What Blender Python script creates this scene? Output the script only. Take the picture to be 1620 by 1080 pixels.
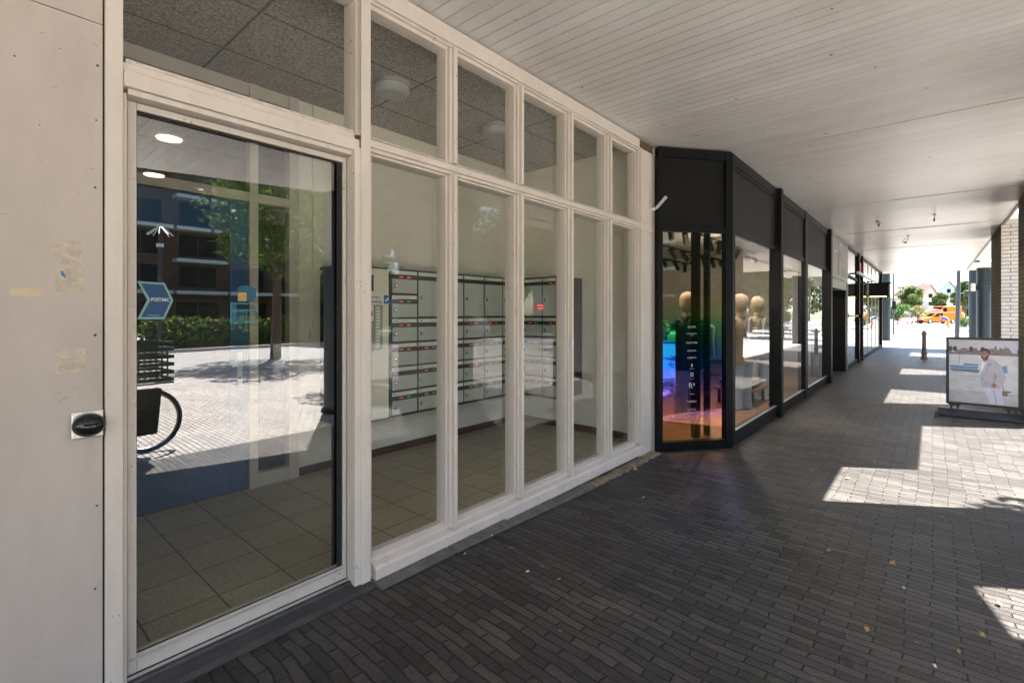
import bpy, bmesh, math, random
import numpy as np
from mathutils import Vector, Matrix
R = math.radians
random.seed(7); rng = np.random.default_rng(7)
for o in list(bpy.data.objects): bpy.data.objects.remove(o)
S = bpy.context.scene; COL = S.collection
# ------------------------------------------------------------------ camera, sky, sun, exposure
A = R(40.85)                       # angle between the view axis and the arcade direction (+X)
CA, SA = math.cos(A), math.sin(A)
cam = bpy.data.cameras.new('camera'); co = bpy.data.objects.new('camera', cam); COL.objects.link(co)
co.location = (0, 0, 1.5); co.rotation_euler = (R(90), 0, A - R(90))
cam.sensor_width = 36; cam.lens = 36*769/1620; cam.shift_y = -45/1620
cam.clip_start = .02; cam.clip_end = 1500
S.camera = co
SUN_EL, SUN_DIR = R(58), Vector((.54, -.84, 0)).normalized()
w = bpy.data.worlds.new('World'); S.world = w; w.use_nodes = True
nt = w.node_tree; bg = nt.nodes['Background']
sky = nt.nodes.new('ShaderNodeTexSky'); sky.sky_type = 'NISHITA'; sky.sun_disc = False
sky.sun_elevation = SUN_EL; sky.sun_rotation = math.atan2(SUN_DIR.x, SUN_DIR.y)
sky.air_density = 1.0; sky.dust_density = 1.2; sky.ozone_density = 1.0
nt.links.new(sky.outputs[0], bg.inputs[0]); bg.inputs[1].default_value = .09
sun = bpy.data.lights.new('sun', 'SUN'); so = bpy.data.objects.new('sun', sun); COL.objects.link(so)
sun.energy = 5; sun.angle = R(.5); sun.color = (1, .95, .88)
sv = Vector((SUN_DIR.x*math.cos(SUN_EL), SUN_DIR.y*math.cos(SUN_EL), math.sin(SUN_EL)))
so.rotation_euler = sv.to_track_quat('Z', 'Y').to_euler(); so.location = (5, -10, 20)
S.view_settings.view_transform = 'Standard'; S.view_settings.look = 'None'
S.view_settings.exposure = 3.1; S.view_settings.gamma = 1
S.render.engine = 'CYCLES'
cy = S.cycles; cy.use_denoising = True; cy.max_bounces = 10; cy.diffuse_bounces = 6
cy.glossy_bounces = 5; cy.transparent_max_bounces = 24; cy.sample_clamp_indirect = 6; cy.caustics_reflective = False

# ------------------------------------------------------------------ materials
def newmat(name):
    m = bpy.data.materials.new(name); m.use_nodes = True
    return m, m.node_tree, m.node_tree.nodes['Principled BSDF']
def N(nt, t, **k):
    n = nt.nodes.new(t)
    for a, b in k.items():
        if a in n.inputs: n.inputs[a].default_value = b
        else: setattr(n, a, b)
    return n
def ramp(nt, fac, stops, interp='LINEAR'):
    r = nt.nodes.new('ShaderNodeValToRGB'); r.color_ramp.interpolation = interp
    e = r.color_ramp.elements
    while len(e) < len(stops): e.new(.5)
    for x, (p, c) in zip(e, stops): x.position = p; x.color = c if len(c) == 4 else (*c, 1)
    nt.links.new(fac, r.inputs[0]); return r
def bump(nt, b, height, dist, strength=1.0):
    n = N(nt, 'ShaderNodeBump'); n.inputs['Distance'].default_value = dist; n.inputs['Strength'].default_value = strength
    nt.links.new(height, n.inputs['Height']); nt.links.new(n.outputs[0], b.inputs['Normal']); return n
def sc(c, k): return tuple(min(1, v*k) for v in c)
MATS = {}
def M(name, c=(.5,.5,.5), rough=.5, metal=0, var=.12, scale=6, bmp=0, bscale=60, emit=None, estr=1, spec=None, coat=0):
    if name in MATS: return MATS[name]
    m, nt, b = newmat(name); MATS[name] = m
    tc = N(nt, 'ShaderNodeTexCoord'); nz = N(nt, 'ShaderNodeTexNoise'); nz.inputs['Scale'].default_value = scale
    nz.inputs['Detail'].default_value = 6; nz.inputs['Roughness'].default_value = .65
    nt.links.new(tc.outputs['Object'], nz.inputs['Vector'])
    r = ramp(nt, nz.outputs['Fac'], [(.3, sc(c, 1-var)), (.7, sc(c, 1+var))])
    nt.links.new(r.outputs[0], b.inputs['Base Color'])
    b.inputs['Roughness'].default_value = rough; b.inputs['Metallic'].default_value = metal
    if spec is not None: b.inputs['Specular IOR Level'].default_value = spec
    if coat: b.inputs['Coat Weight'].default_value = coat
    if bmp:
        n2 = N(nt, 'ShaderNodeTexNoise'); n2.inputs['Scale'].default_value = bscale; n2.inputs['Detail'].default_value = 4
        nt.links.new(tc.outputs['Object'], n2.inputs['Vector']); bump(nt, b, n2.outputs['Fac'], bmp)
    if emit:
        b.inputs['Emission Color'].default_value = (*emit, 1); b.inputs['Emission Strength'].default_value = estr
    return m

def paint_mat(name, c, dirt=(.16,.12,.09), rough=.42, amount=.60, chip=True):
    """old painted timber / panels: faint stains, runs, tiny chips"""
    m, nt, b = newmat(name); MATS[name] = m
    tc = N(nt, 'ShaderNodeTexCoord')
    mp = N(nt, 'ShaderNodeMapping'); mp.inputs['Scale'].default_value = (3, 3, .9); nt.links.new(tc.outputs['Object'], mp.inputs[0])
    n1 = N(nt, 'ShaderNodeTexNoise'); n1.inputs['Scale'].default_value = 2.2; n1.inputs['Detail'].default_value = 8; n1.inputs['Roughness'].default_value = .7
    nt.links.new(mp.outputs[0], n1.inputs[0])
    base = ramp(nt, n1.outputs['Fac'], [(.25, sc(c, .86)), (.6, c), (.8, sc(c, 1.04))])
    n2 = N(nt, 'ShaderNodeTexNoise'); n2.inputs['Scale'].default_value = 26; n2.inputs['Detail'].default_value = 5; n2.inputs['Roughness'].default_value = .6
    nt.links.new(tc.outputs['Object'], n2.inputs[0])
    k = ramp(nt, n2.outputs['Fac'], [(amount, (0,0,0)), (amount+.13, (.55,.55,.55))])
    mx = N(nt, 'ShaderNodeMix', data_type='RGBA'); nt.links.new(k.outputs[0], mx.inputs[0])
    nt.links.new(base.outputs[0], mx.inputs[6]); mx.inputs[7].default_value = (*sc(c, .62), 1)
    out = mx.outputs[2]
    if chip:
        v = N(nt, 'ShaderNodeTexNoise'); v.inputs['Scale'].default_value = 75; v.inputs['Detail'].default_value = 2
        nt.links.new(tc.outputs['Object'], v.inputs[0])
        n3 = N(nt, 'ShaderNodeTexNoise'); n3.inputs['Scale'].default_value = 7; nt.links.new(tc.outputs['Object'], n3.inputs[0])
        mu = N(nt, 'ShaderNodeMath', operation='MULTIPLY'); nt.links.new(v.outputs['Fac'], mu.inputs[0]); nt.links.new(n3.outputs['Fac'], mu.inputs[1])
        k2 = ramp(nt, mu.outputs[0], [(.452, (0,0,0)), (.465, (1,1,1))])
        m2 = N(nt, 'ShaderNodeMix', data_type='RGBA'); nt.links.new(k2.outputs[0], m2.inputs[0])
        nt.links.new(out, m2.inputs[6]); m2.inputs[7].default_value = (*dirt, 1); out = m2.outputs[2]
    nt.links.new(out, b.inputs['Base Color']); b.inputs['Roughness'].default_value = rough
    bump(nt, b, n2.outputs['Fac'], .0006)
    return m

def brick_mat(name, c1, c2, mortar, bw, bh, msize, scale_axis, rough=.85, bmp=.004, offset=.5, rot=None, distort=0, wear=None, msmooth=.15, spec=None, vary=None, gum=False):
    """scale_axis: 'xy','yx','xz','yz' - which object axes feed the brick texture u,v (metres)"""
    m, nt, b = newmat(name); MATS[name] = m
    tc = N(nt, 'ShaderNodeTexCoord'); sp = N(nt, 'ShaderNodeSeparateXYZ'); nt.links.new(tc.outputs['Object'], sp.inputs[0])
    cb = N(nt, 'ShaderNodeCombineXYZ'); ax = {'x': 0, 'y': 1, 'z': 2}
    nt.links.new(sp.outputs[ax[scale_axis[0]]], cb.inputs[0]); nt.links.new(sp.outputs[ax[scale_axis[1]]], cb.inputs[1])
    vec = cb.outputs[0]
    if distort:
        nd = N(nt, 'ShaderNodeTexNoise'); nd.inputs['Scale'].default_value = 1.7; nd.inputs['Detail'].default_value = 5; nd.inputs['Roughness'].default_value = .62
        nt.links.new(vec, nd.inputs[0])
        s1 = N(nt, 'ShaderNodeVectorMath', operation='SUBTRACT'); nt.links.new(nd.outputs['Color'], s1.inputs[0]); s1.inputs[1].default_value = (.5,.5,.5)
        s2 = N(nt, 'ShaderNodeVectorMath', operation='SCALE'); s2.inputs['Scale'].default_value = distort; nt.links.new(s1.outputs[0], s2.inputs[0])
        s3 = N(nt, 'ShaderNodeVectorMath', operation='ADD'); nt.links.new(vec, s3.inputs[0]); nt.links.new(s2.outputs[0], s3.inputs[1]); vec = s3.outputs[0]
    br = N(nt, 'ShaderNodeTexBrick'); br.offset = offset; br.offset_frequency = 2; br.squash = 1
    br.inputs['Scale'].default_value = 1; br.inputs['Brick Width'].default_value = bw; br.inputs['Row Height'].default_value = bh
    br.inputs['Mortar Size'].default_value = msize; br.inputs['Mortar Smooth'].default_value = msmooth; br.inputs['Bias'].default_value = 0
    br.inputs['Color1'].default_value = (*c1, 1); br.inputs['Color2'].default_value = (*c2, 1); br.inputs['Mortar'].default_value = (*mortar, 1)
    nt.links.new(vec, br.inputs['Vector'])
    n1 = N(nt, 'ShaderNodeTexNoise'); n1.inputs['Scale'].default_value = 1.1; n1.inputs['Detail'].default_value = 9; n1.inputs['Roughness'].default_value = .7
    nt.links.new(tc.outputs['Object'], n1.inputs[0])
    rr = ramp(nt, n1.outputs['Fac'], wear or [(.3, (.78,.78,.78)), (.5, (1,1,1)), (.72, (1.25,1.22,1.18))])
    mx = N(nt, 'ShaderNodeMix', data_type='RGBA', blend_type='MULTIPLY'); mx.inputs[0].default_value = 1
    nt.links.new(br.outputs['Color'], mx.inputs[6]); nt.links.new(rr.outputs[0], mx.inputs[7])
    n2 = N(nt, 'ShaderNodeTexNoise'); n2.inputs['Scale'].default_value = 90; n2.inputs['Detail'].default_value = 6; nt.links.new(tc.outputs['Object'], n2.inputs[0])
    r2 = ramp(nt, n2.outputs['Fac'], [(.3, (.72,.72,.72)), (.7, (1.25,1.25,1.25))])
    m2 = N(nt, 'ShaderNodeMix', data_type='RGBA', blend_type='MULTIPLY'); m2.inputs[0].default_value = 1
    nt.links.new(mx.outputs[2], m2.inputs[6]); nt.links.new(r2.outputs[0], m2.inputs[7])
    col_ = m2.outputs[2]
    if gum:
        for sc_, lo, colr in ((11,.765,(.20,.19,.18,1)),(5,.745,(.012,.011,.010,1)),(38,.80,(.30,.27,.22,1))):
            ng = N(nt, 'ShaderNodeTexNoise'); ng.inputs['Scale'].default_value = sc_; ng.inputs['Detail'].default_value = 1; nt.links.new(tc.outputs['Object'], ng.inputs[0])
            rg = ramp(nt, ng.outputs['Fac'], [(lo,(0,0,0)),(lo+.02,(.7,.7,.7))]); mg = N(nt, 'ShaderNodeMix', data_type='RGBA'); nt.links.new(rg.outputs[0], mg.inputs[0]); nt.links.new(col_, mg.inputs[6]); mg.inputs[7].default_value = colr; col_ = mg.outputs[2]
    nt.links.new(col_, b.inputs['Base Color']); b.inputs['Roughness'].default_value = rough
    if spec is not None: b.inputs['Specular IOR Level'].default_value = spec
    inv = N(nt, 'ShaderNodeMath', operation='SUBTRACT'); inv.inputs[0].default_value = 1; nt.links.new(br.outputs['Fac'], inv.inputs[1])
    ad = N(nt, 'ShaderNodeMath', operation='MULTIPLY_ADD'); nt.links.new(n2.outputs['Fac'], ad.inputs[0]); ad.inputs[1].default_value = .35; nt.links.new(inv.outputs[0], ad.inputs[2])
    # each stone sits a little higher or lower than the next
    bw2 = N(nt, 'ShaderNodeRGBToBW'); nt.links.new(br.outputs['Color'], bw2.inputs[0])
    a2 = N(nt, 'ShaderNodeMath', operation='MULTIPLY_ADD'); nt.links.new(bw2.outputs[0], a2.inputs[0]); a2.inputs[1].default_value = vary or 0; nt.links.new(ad.outputs[0], a2.inputs[2])
    bump(nt, b, a2.outputs[0], bmp)
    return m

def glass_mat(name, f0=.10, tint=(.93,.95,.93), gcol=(1,1,1), bands=None, zr=(0,1), wave=.0):
    """thin pane: see-through mixed with a mirror lobe, Schlick curve that is the same from both sides"""
    m, nt, b = newmat(name); MATS[name] = m; nt.nodes.remove(b)
    out = nt.nodes['Material Output']
    tr = N(nt, 'ShaderNodeBsdfTransparent'); tr.inputs[0].default_value = (*tint, 1)
    gl = N(nt, 'ShaderNodeBsdfGlossy'); gl.inputs['Roughness'].default_value = 0; gl.inputs['Color'].default_value = (*gcol, 1)
    lw = N(nt, 'ShaderNodeLayerWeight'); lw.inputs['Blend'].default_value = .5
    pw = N(nt, 'ShaderNodeMath', operation='POWER'); nt.links.new(lw.outputs['Facing'], pw.inputs[0]); pw.inputs[1].default_value = 5.0
    ma = N(nt, 'ShaderNodeMath', operation='MULTIPLY_ADD'); nt.links.new(pw.outputs[0], ma.inputs[0]); ma.inputs[1].default_value = 1-f0; ma.inputs[2].default_value = f0
    mx = N(nt, 'ShaderNodeMixShader'); nt.links.new(ma.outputs[0], mx.inputs[0]); nt.links.new(tr.outputs[0], mx.inputs[1]); nt.links.new(gl.outputs[0], mx.inputs[2])
    nt.links.new(mx.outputs[0], out.inputs[0])
    tc = N(nt, 'ShaderNodeTexCoord')
    if wave:
        nz = N(nt, 'ShaderNodeTexNoise'); nz.inputs['Scale'].default_value = 1.2; nt.links.new(tc.outputs['Object'], nz.inputs[0])
        bp = N(nt, 'ShaderNodeBump'); bp.inputs['Distance'].default_value = wave; nt.links.new(nz.outputs['Fac'], bp.inputs['Height']); nt.links.new(bp.outputs[0], gl.inputs['Normal'])
    if bands:
        sp = N(nt, 'ShaderNodeSeparateXYZ'); nt.links.new(tc.outputs['Object'], sp.inputs[0])
        nz = N(nt, 'ShaderNodeTexNoise'); nz.inputs['Scale'].default_value = 2.5; nz.inputs['Detail'].default_value = 3
        mpp = N(nt, 'ShaderNodeMapping'); mpp.inputs['Scale'].default_value = (1, 1, 5); nt.links.new(tc.outputs['Object'], mpp.inputs[0]); nt.links.new(mpp.outputs[0], nz.inputs[0])
        a1 = N(nt, 'ShaderNodeMath', operation='MULTIPLY_ADD'); nt.links.new(nz.outputs['Fac'], a1.inputs[0]); a1.inputs[1].default_value = .3; nt.links.new(sp.outputs[2], a1.inputs[2])
        mr = N(nt, 'ShaderNodeMapRange'); nt.links.new(a1.outputs[0], mr.inputs[0]); mr.inputs[1].default_value = zr[0]+.15; mr.inputs[2].default_value = zr[1]+.15
        r = ramp(nt, mr.outputs[0], bands); nt.links.new(r.outputs[0], gl.inputs['Color'])
        r2 = ramp(nt, mr.outputs[0], [(0,(.80,.62,.40)),(.12,(.75,.48,.42)),(.24,(.42,.32,.85)),(.36,(.14,.26,.95)),(.46,(.10,.38,.60)),(.56,(.25,.60,.36)),(.68,(.70,.70,.56)),(.85,(.74,.80,.72)),(1,(.80,.82,.78))]); nt.links.new(r2.outputs[0], tr.inputs[0])
    return m

# ------------------------------------------------------------------ mesh builder
class MB:
    def __init__(s, T=None): s.v = []; s.f = []; s.mi = []; s.T = T; s.k = 0
    def mat(s, i): s.k = i; return s
    def add(s, vs, fs):
        n = len(s.v)
        if s.T: vs = [s.T @ Vector(v) for v in vs]
        s.v += [tuple(v) for v in vs]; s.f += [tuple(i+n for i in f) for f in fs]; s.mi += [s.k]*len(fs); return s
    def box(s, x0, x1, y0, y1, z0, z1):
        if x0 > x1: x0, x1 = x1, x0
        if y0 > y1: y0, y1 = y1, y0
        if z0 > z1: z0, z1 = z1, z0
        v = [(x, y, z) for z in (z0, z1) for x, y in ((x0,y0),(x1,y0),(x1,y1),(x0,y1))]
        return s.add(v, [(3,2,1,0),(4,5,6,7),(0,1,5,4),(1,2,6,5),(2,3,7,6),(3,0,4,7)])
    def quad(s, a, b, c, d): return s.add([a,b,c,d], [(0,1,2,3)])
    def prism(s, pts, d, axis=2, o=0):
        """2D outline extruded from o to d along axis (0:x with (y,z), 1:y with (x,z), 2:z with (x,y))"""
        n = len(pts)
        def P(p, h): return (h, p[0], p[1]) if axis == 0 else ((p[0], h, p[1]) if axis == 1 else (p[0], p[1], h))
        ar = sum(pts[i][0]*pts[(i+1)%n][1]-pts[(i+1)%n][0]*pts[i][1] for i in range(n))
        if (ar < 0) != (axis == 1): pts = pts[::-1]
        if d < o: o, d = d, o
        v = [P(p, o) for p in pts]+[P(p, d) for p in pts]
        return s.add(v, [tuple(range(n))[::-1], tuple(range(n, 2*n))]+[(i, (i+1)%n, n+(i+1)%n, n+i) for i in range(n)])
    def tube(s, p0, p1, r0, r1=None, n=12, caps=True):
        r1 = r0 if r1 is None else r1; p0, p1 = Vector(p0), Vector(p1); d = (p1-p0)
        if d.length < 1e-6: return s
        q = d.to_track_quat('Z', 'Y'); v = []
        for p, r in ((p0, r0), (p1, r1)):
            for i in range(n): t = 2*math.pi*i/n; v.append(p+q@Vector((r*math.cos(t), r*math.sin(t), 0)))
        f = [(i, (i+1)%n, n+(i+1)%n, n+i) for i in range(n)]
        if caps: f += [tuple(range(n))[::-1], tuple(range(n, 2*n))]
        return s.add(v, f)
    def path(s, pts, r, n=8):
        for a, b in zip(pts, pts[1:]): s.tube(a, b, r, r, n)
        return s
    def loft(s, secs, n=20, close=True):
        """secs: (centre, rx, ry[, rotation]) ellipses stacked; centre xyz"""
        v = []
        for c, rx, ry, *e in secs:
            a = e[0] if e else 0; p = e[1] if len(e) > 1 else 1
            for i in range(n):
                t = 2*math.pi*i/n; ct, st = math.cos(t), math.sin(t)
                x = rx*math.copysign(abs(ct)**p, ct); y = ry*math.copysign(abs(st)**p, st)
                v.append((c[0]+x*math.cos(a)-y*math.sin(a), c[1]+x*math.sin(a)+y*math.cos(a), c[2]))
        f = []
        for k in range(len(secs)-1):
            for i in range(n): f.append((k*n+i, k*n+(i+1)%n, (k+1)*n+(i+1)%n, (k+1)*n+i))
        if close: f += [tuple(range(n))[::-1], tuple(range((len(secs)-1)*n, len(secs)*n))]
        return s.add(v, f)
    def ring(s, c, R_, r, nrm='y', n=36, m=8, sx=1, sz=1):
        v = []; f = []
        for i in range(n):
            t = 2*math.pi*i/n
            for j in range(m):
                u = 2*math.pi*j/m; q = R_+r*math.cos(u); h = r*math.sin(u)
                a, b = q*math.cos(t)*sx, q*math.sin(t)*sz
                v.append((c[0]+a, c[1]+h, c[2]+b) if nrm == 'y' else ((c[0]+h, c[1]+a, c[2]+b) if nrm == 'x' else (c[0]+a, c[1]+b, c[2]+h)))
        for i in range(n):
            for j in range(m): f.append((i*m+j, ((i+1)%n)*m+j, ((i+1)%n)*m+(j+1)%m, i*m+(j+1)%m))
        return s.add(v, f)
    def build(s, name, mats, parent=None, loc=None, smooth=False, bevel=0):
        me = bpy.data.meshes.new(name); me.from_pydata([tuple(v) for v in s.v], [], s.f)
        mats = mats if isinstance(mats, (list, tuple)) else [mats]
        for m in mats: me.materials.append(m)
        for p, k in zip(me.polygons, s.mi): p.material_index = min(k, len(mats)-1)
        bm = bmesh.new(); bm.from_mesh(me); bmesh.ops.recalc_face_normals(bm, faces=bm.faces); bm.to_mesh(me); bm.free()
        if smooth:
            for p in me.polygons: p.use_smooth = True
            try: me.set_sharp_from_angle(angle=R(40))
            except Exception: pass
        o = bpy.data.objects.new(name, me); COL.objects.link(o)
        if loc is not None: o.location = loc
        if parent is not None:
            o.parent = parent
            if loc is None:
                acc = Vector((0,0,0)); q = parent; loc_ = False
                while q is not None:
                    loc_ = loc_ or bool(q.get('_local')); acc += q.location; q = q.parent
                o.location = (0,0,0) if loc_ else -acc
        if bevel:
            bv = o.modifiers.new('bevel', 'BEVEL'); bv.width = bevel; bv.segments = 2; bv.limit_method = 'ANGLE'
        return o
def tag(o, label, cat, group=None, kind=None):
    if label: o['label'] = label
    if cat: o['category'] = cat
    if group: o['group'] = group
    if kind: o['kind'] = kind
    return o
def thing(name, label, cat, loc=(0,0,0), rz=0, group=None, local=False):
    """an Empty at the thing's base; with local=True its parts are built in its own coordinates"""
    o = bpy.data.objects.new(name, None); COL.objects.link(o); o.location = loc; o.rotation_euler = (0,0,rz)
    o.empty_display_size = .2; tag(o, label, cat, group)
    if local: o['_local'] = 1
    return o
def struct(o): o['kind'] = 'structure'; return o
def copy_tree(o, parent=None):
    c = o.copy(); COL.objects.link(c)
    if parent: c.parent = parent
    for ch in list(o.children): copy_tree(ch, c)
    return c
def text(s, size, mat, name='lettering', extr=.0006, align='CENTER', sx=1):
    cu = bpy.data.curves.new(name, 'FONT'); cu.body = s; cu.size = size; cu.align_x = align; cu.align_y = 'CENTER'; cu.extrude = extr; cu.resolution_u = 3
    o = bpy.data.objects.new(name, cu); COL.objects.link(o); dg = bpy.context.evaluated_depsgraph_get(); dg.update()
    me = bpy.data.meshes.new_from_object(o.evaluated_get(dg)); bpy.data.objects.remove(o); bpy.data.curves.remove(cu)
    V = [(v.co.x*sx, v.co.y, v.co.z) for v in me.vertices]; F = [tuple(p.vertices) for p in me.polygons]
    bpy.data.meshes.remove(me); return V, F
def put_text(mb, s, size, org, u, v, sx=1, align='CENTER'):
    """letters written along u, up along v, starting at org; thickness along u x v"""
    V, F = text(s, size, None, sx=sx, align=align); u, v = Vector(u).normalized(), Vector(v).normalized(); w_ = u.cross(v); org = Vector(org)
    mb.add([org+u*p[0]+v*p[1]+w_*p[2] for p in V], F); return mb
def P(px, Z, py=None):
    """world point seen at pixel px (and py) at depth Z metres"""
    r = (px-810)/769; x = Z*(CA+r*SA); y = Z*(SA-r*CA)
    return Vector((x, y, 0 if py is None else 1.5+(495-py)/769*Z))

# ------------------------------------------------------------------ the palette
white = paint_mat('aged_white_paint', (.70,.625,.555), amount=.64)
panelw = paint_mat('panel_paint', (.53,.465,.42), amount=.66, chip=False, rough=.6)
stilew = paint_mat('door_frame_paint', (.64,.585,.515), amount=.62)
wallin = M('lobby_plaster', (.86,.80,.69), .8, var=.04, bmp=.001, bscale=120)
black = M('black_steel', (.005,.0055,.006), .5, var=.2, spec=.18)
blackm = M('black_matt', (.008,.0075,.0075), .7, var=.2, spec=.2)
fascia_m = M('dark_fascia_panel', (.016,.0135,.013), .55, var=.12, scale=2, spec=.15)
rubber = M('rubber', (.01,.01,.01), .8)
glass = glass_mat('window_glass', .045, wave=.0004)
doorglass = glass_mat('door_glass', .17, tint=(.80,.84,.80), wave=.0003)
shopglass = glass_mat('shop_glass', .06, tint=(.82,.84,.84), wave=.0006)
clearglass = glass_mat('plain_glass', .05)
irid = glass_mat('iridescent_film_glass', .34, tint=(.62,.66,.62), bands=[
    (0.0, (1,.62,.18)), (.08, (1,.42,.12)), (.17, (.62,.28,.75)), (.26, (.16,.14,1)), (.36, (.02,.20,1)), (.44, (.01,.25,.65)), (.50, (.01,.25,.25)), (.57, (.05,.55,.14)), (.64, (.45,.55,.10)), (.72, (.30,.25,.30)), (.85, (.25,.45,.28)), (1.0, (.3,.4,.32))], zr=(.1, 2.35))
seams = M('dark_gap', (.02,.018,.016), .9)
teal = M('teal_column_paint', (.007,.019,.026), .5, var=.15)
steelgrey = M('grey_post_paint', (.035,.042,.052), .5)
alu = M('brushed_aluminium', (.62,.62,.6), .35, metal=.8, var=.08)
bluestone = M('dark_threshold_stone', (.045,.045,.048), .55, var=.35, scale=9, bmp=.002)
greybox = M('mailbox_grey', (.46,.48,.43), .5, var=.04)
strip_m = M('name_strip_silver', (.66,.67,.63), .4, var=.06)
cream = M('cream_panel', (.78,.74,.61), .55, var=.04)
ink = M('printed_black', (.02,.02,.02), .6)
whiteplas = M('white_plastic', (.78,.77,.74), .4, var=.04)
orange_p = M('orange_sticker', (.8,.13,.03), .5); green_p = M('green_sticker', (.03,.25,.09), .5); red_p = M('red_sign', (.75,.02,.02), .5)
bluesign = M('blue_sign', (.02,.10,.42), .4)
wood = M('oak_floor', (.20,.095,.045), .45, var=.3, scale=3)
skirt = M('skirting_tile', (.11,.045,.03), .5, var=.2)

# ------------------------------------------------------------------ ground
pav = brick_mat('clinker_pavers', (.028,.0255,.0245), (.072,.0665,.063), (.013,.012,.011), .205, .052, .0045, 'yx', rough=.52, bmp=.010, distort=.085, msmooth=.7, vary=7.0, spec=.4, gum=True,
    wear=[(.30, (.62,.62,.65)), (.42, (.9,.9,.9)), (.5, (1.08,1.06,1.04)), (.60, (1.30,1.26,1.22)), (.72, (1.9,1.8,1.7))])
def lift(x, y):
    def ss(t): t = max(0, min(1, t)); return t*t*(3-2*t)
    return .056*ss((y-.6)/1.55)*ss((4.3-x)/2.6)+.006*math.sin(x*1.9+y*.7)*ss((y+1)/1)*ss((2.2-y)/1)*math.sin(y*2.3)
mb = MB(); xs_ = [-60,-20]+[-4+.2*i for i in range(62)]+[10,27]; ys_ = [-1.3,-1]+[-.8+.2*i for i in range(17)]+[3,40]; gx, gy = len(xs_), len(ys_)
mb.add([(x, y, lift(x, y) if -4 < x < 8.3 and -1 < y < 3 else (lift(-3.9, y) if x < 0 and -1 < y < 3 else 0)) for y in ys_ for x in xs_], [(j*gx+i, j*gx+i+1, (j+1)*gx+i+1, (j+1)*gx+i) for j in range(gy-1) for i in range(gx-1)])
struct(mb.build('pavement', pav, smooth=True))
pav2 = brick_mat('pale_bounce_pavers', (.33,.31,.29), (.46,.43,.40), (.07,.065,.06), .205, .058, .008, 'yx', rough=.8, bmp=.006, distort=.03, msmooth=.3, vary=1.0)  # sunlit paleness put into the colour, to bounce light under the roof
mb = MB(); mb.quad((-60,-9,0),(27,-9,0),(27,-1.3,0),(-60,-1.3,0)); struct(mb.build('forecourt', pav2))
lp = brick_mat('pale_square_paving', (.22,.21,.19), (.27,.255,.235), (.12,.115,.10), .3, .3, .008, 'xy', rough=.8, bmp=.003)
mb = MB(); mb.quad((27,-9,-.002),(140,-60,-.002),(140,60,-.002),(27,40,-.002)); struct(mb.build('square', lp))
base = M('soil_and_lawn', (.10,.13,.05), .95, var=.5, scale=.3)
mb = MB(); mb.quad((-700,-700,-.03),(900,-700,-.03),(900,700,-.03),(-700,700,-.03)); struct(mb.build('ground', base))
asph = M('asphalt', (.27,.265,.26), .85, var=.15, scale=1.5, bmp=.004, bscale=150)
mb = MB(); mb.quad((-120,-17,.0),(200,-17,.0),(200,-9.2,.0),(-120,-9.2,.0)); struct(mb.build('road', asph))
kerbm = M('concrete_kerb', (.40,.39,.37), .8, var=.15)
mb = MB(); mb.box(-120,25,-9.2,-9.0,-.05,.02); mb.box(-120,200,-17.2,-17,-.05,.12); struct(mb.build('kerb', kerbm))
grass = M('verge_grass', (.07,.13,.03), .95, var=.45, scale=3)
mb = MB(); mb.quad((-120,-26,.10),(200,-26,.10),(200,-17.2,.10),(-120,-17.2,.10)); struct(mb.build('verge', grass))
fpath = M('footpath_concrete', (.42,.40,.38), .85)
mb = MB(); mb.quad((-120,-29,.104),(200,-29,.104),(200,-26,.104),(-120,-26,.104)); struct(mb.build('footpath', fpath))
# soldier course of yellowish stones against the front
t = thing('edging_course', 'short row of worn yellow-grey paving stones laid against the foot of the white window front', 'edging', (4.2,2.24,0))
for i in range(17):
    x = 3.62+i*.078; mb = MB(); h = .022+random.uniform(-.006,.006)
    mb.box(x, x+.066, 2.185+random.uniform(-.01,.01), 2.285, -.02, h+lift(x,2.2)); mb.build('edging_stone', M('yellow_stone', (.26,.20,.14), .85, var=.35, scale=20), t, bevel=.006)
# concrete strip at the foot of the front
mb = MB()
for i in range(4): mb.box(1.47+i*.53, 1.47+i*.53+.524, 2.17, 2.30, -.02, .014+.003*(i%2)+lift(1.47+i*.53,2.2))
tag(mb.build('concrete_edge_strip', M('grimy_concrete', (.14,.13,.12), .9, var=.35, scale=12, bmp=.003), bevel=.004), 'grimy grey concrete strip between the dark paving and the white window front', 'edge strip')

# ------------------------------------------------------------------ left panel wall
t = thing('panel_wall', 'off-white panelled wall left of the glass door, with glue marks of removed stickers', 'wall', (0,2.3,0))
mb = MB(); mb.box(-4, .366, 2.30, 2.36, .02, 2.552); mb.build('wall_panel', panelw, t)
mb = MB(); mb.box(-4, .366, 2.30, 2.36, 2.556, 3.30); mb.build('wall_panel', panelw, t)
mb = MB(); mb.box(-4, .372, 2.315, 2.40, 0, 3.305); mb.build('backing', seams, t)
mb = MB()
for (x, z, r) in [(.345,1.955,.004),(.352,2.4,.0045),(.35,.8,.004),(.345,1.42,.005),(.348,2.2,.003),(.14,2.35,.003),(.05,1.9,.003),(.1,2.1,.002),(.2,2.14,.002),(.345,.5,.004),(.25,2.42,.002),(.03,1.3,.002)]:
    mb.tube((x,2.300,z),(x,2.2985,z), r, r, 8)
mb.build('screw', M('rusty_screw', (.10,.07,.05), .6, metal=.5), t)
glue = M('glue_residue', (.52,.45,.37), .75, var=.22, scale=45)
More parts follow.
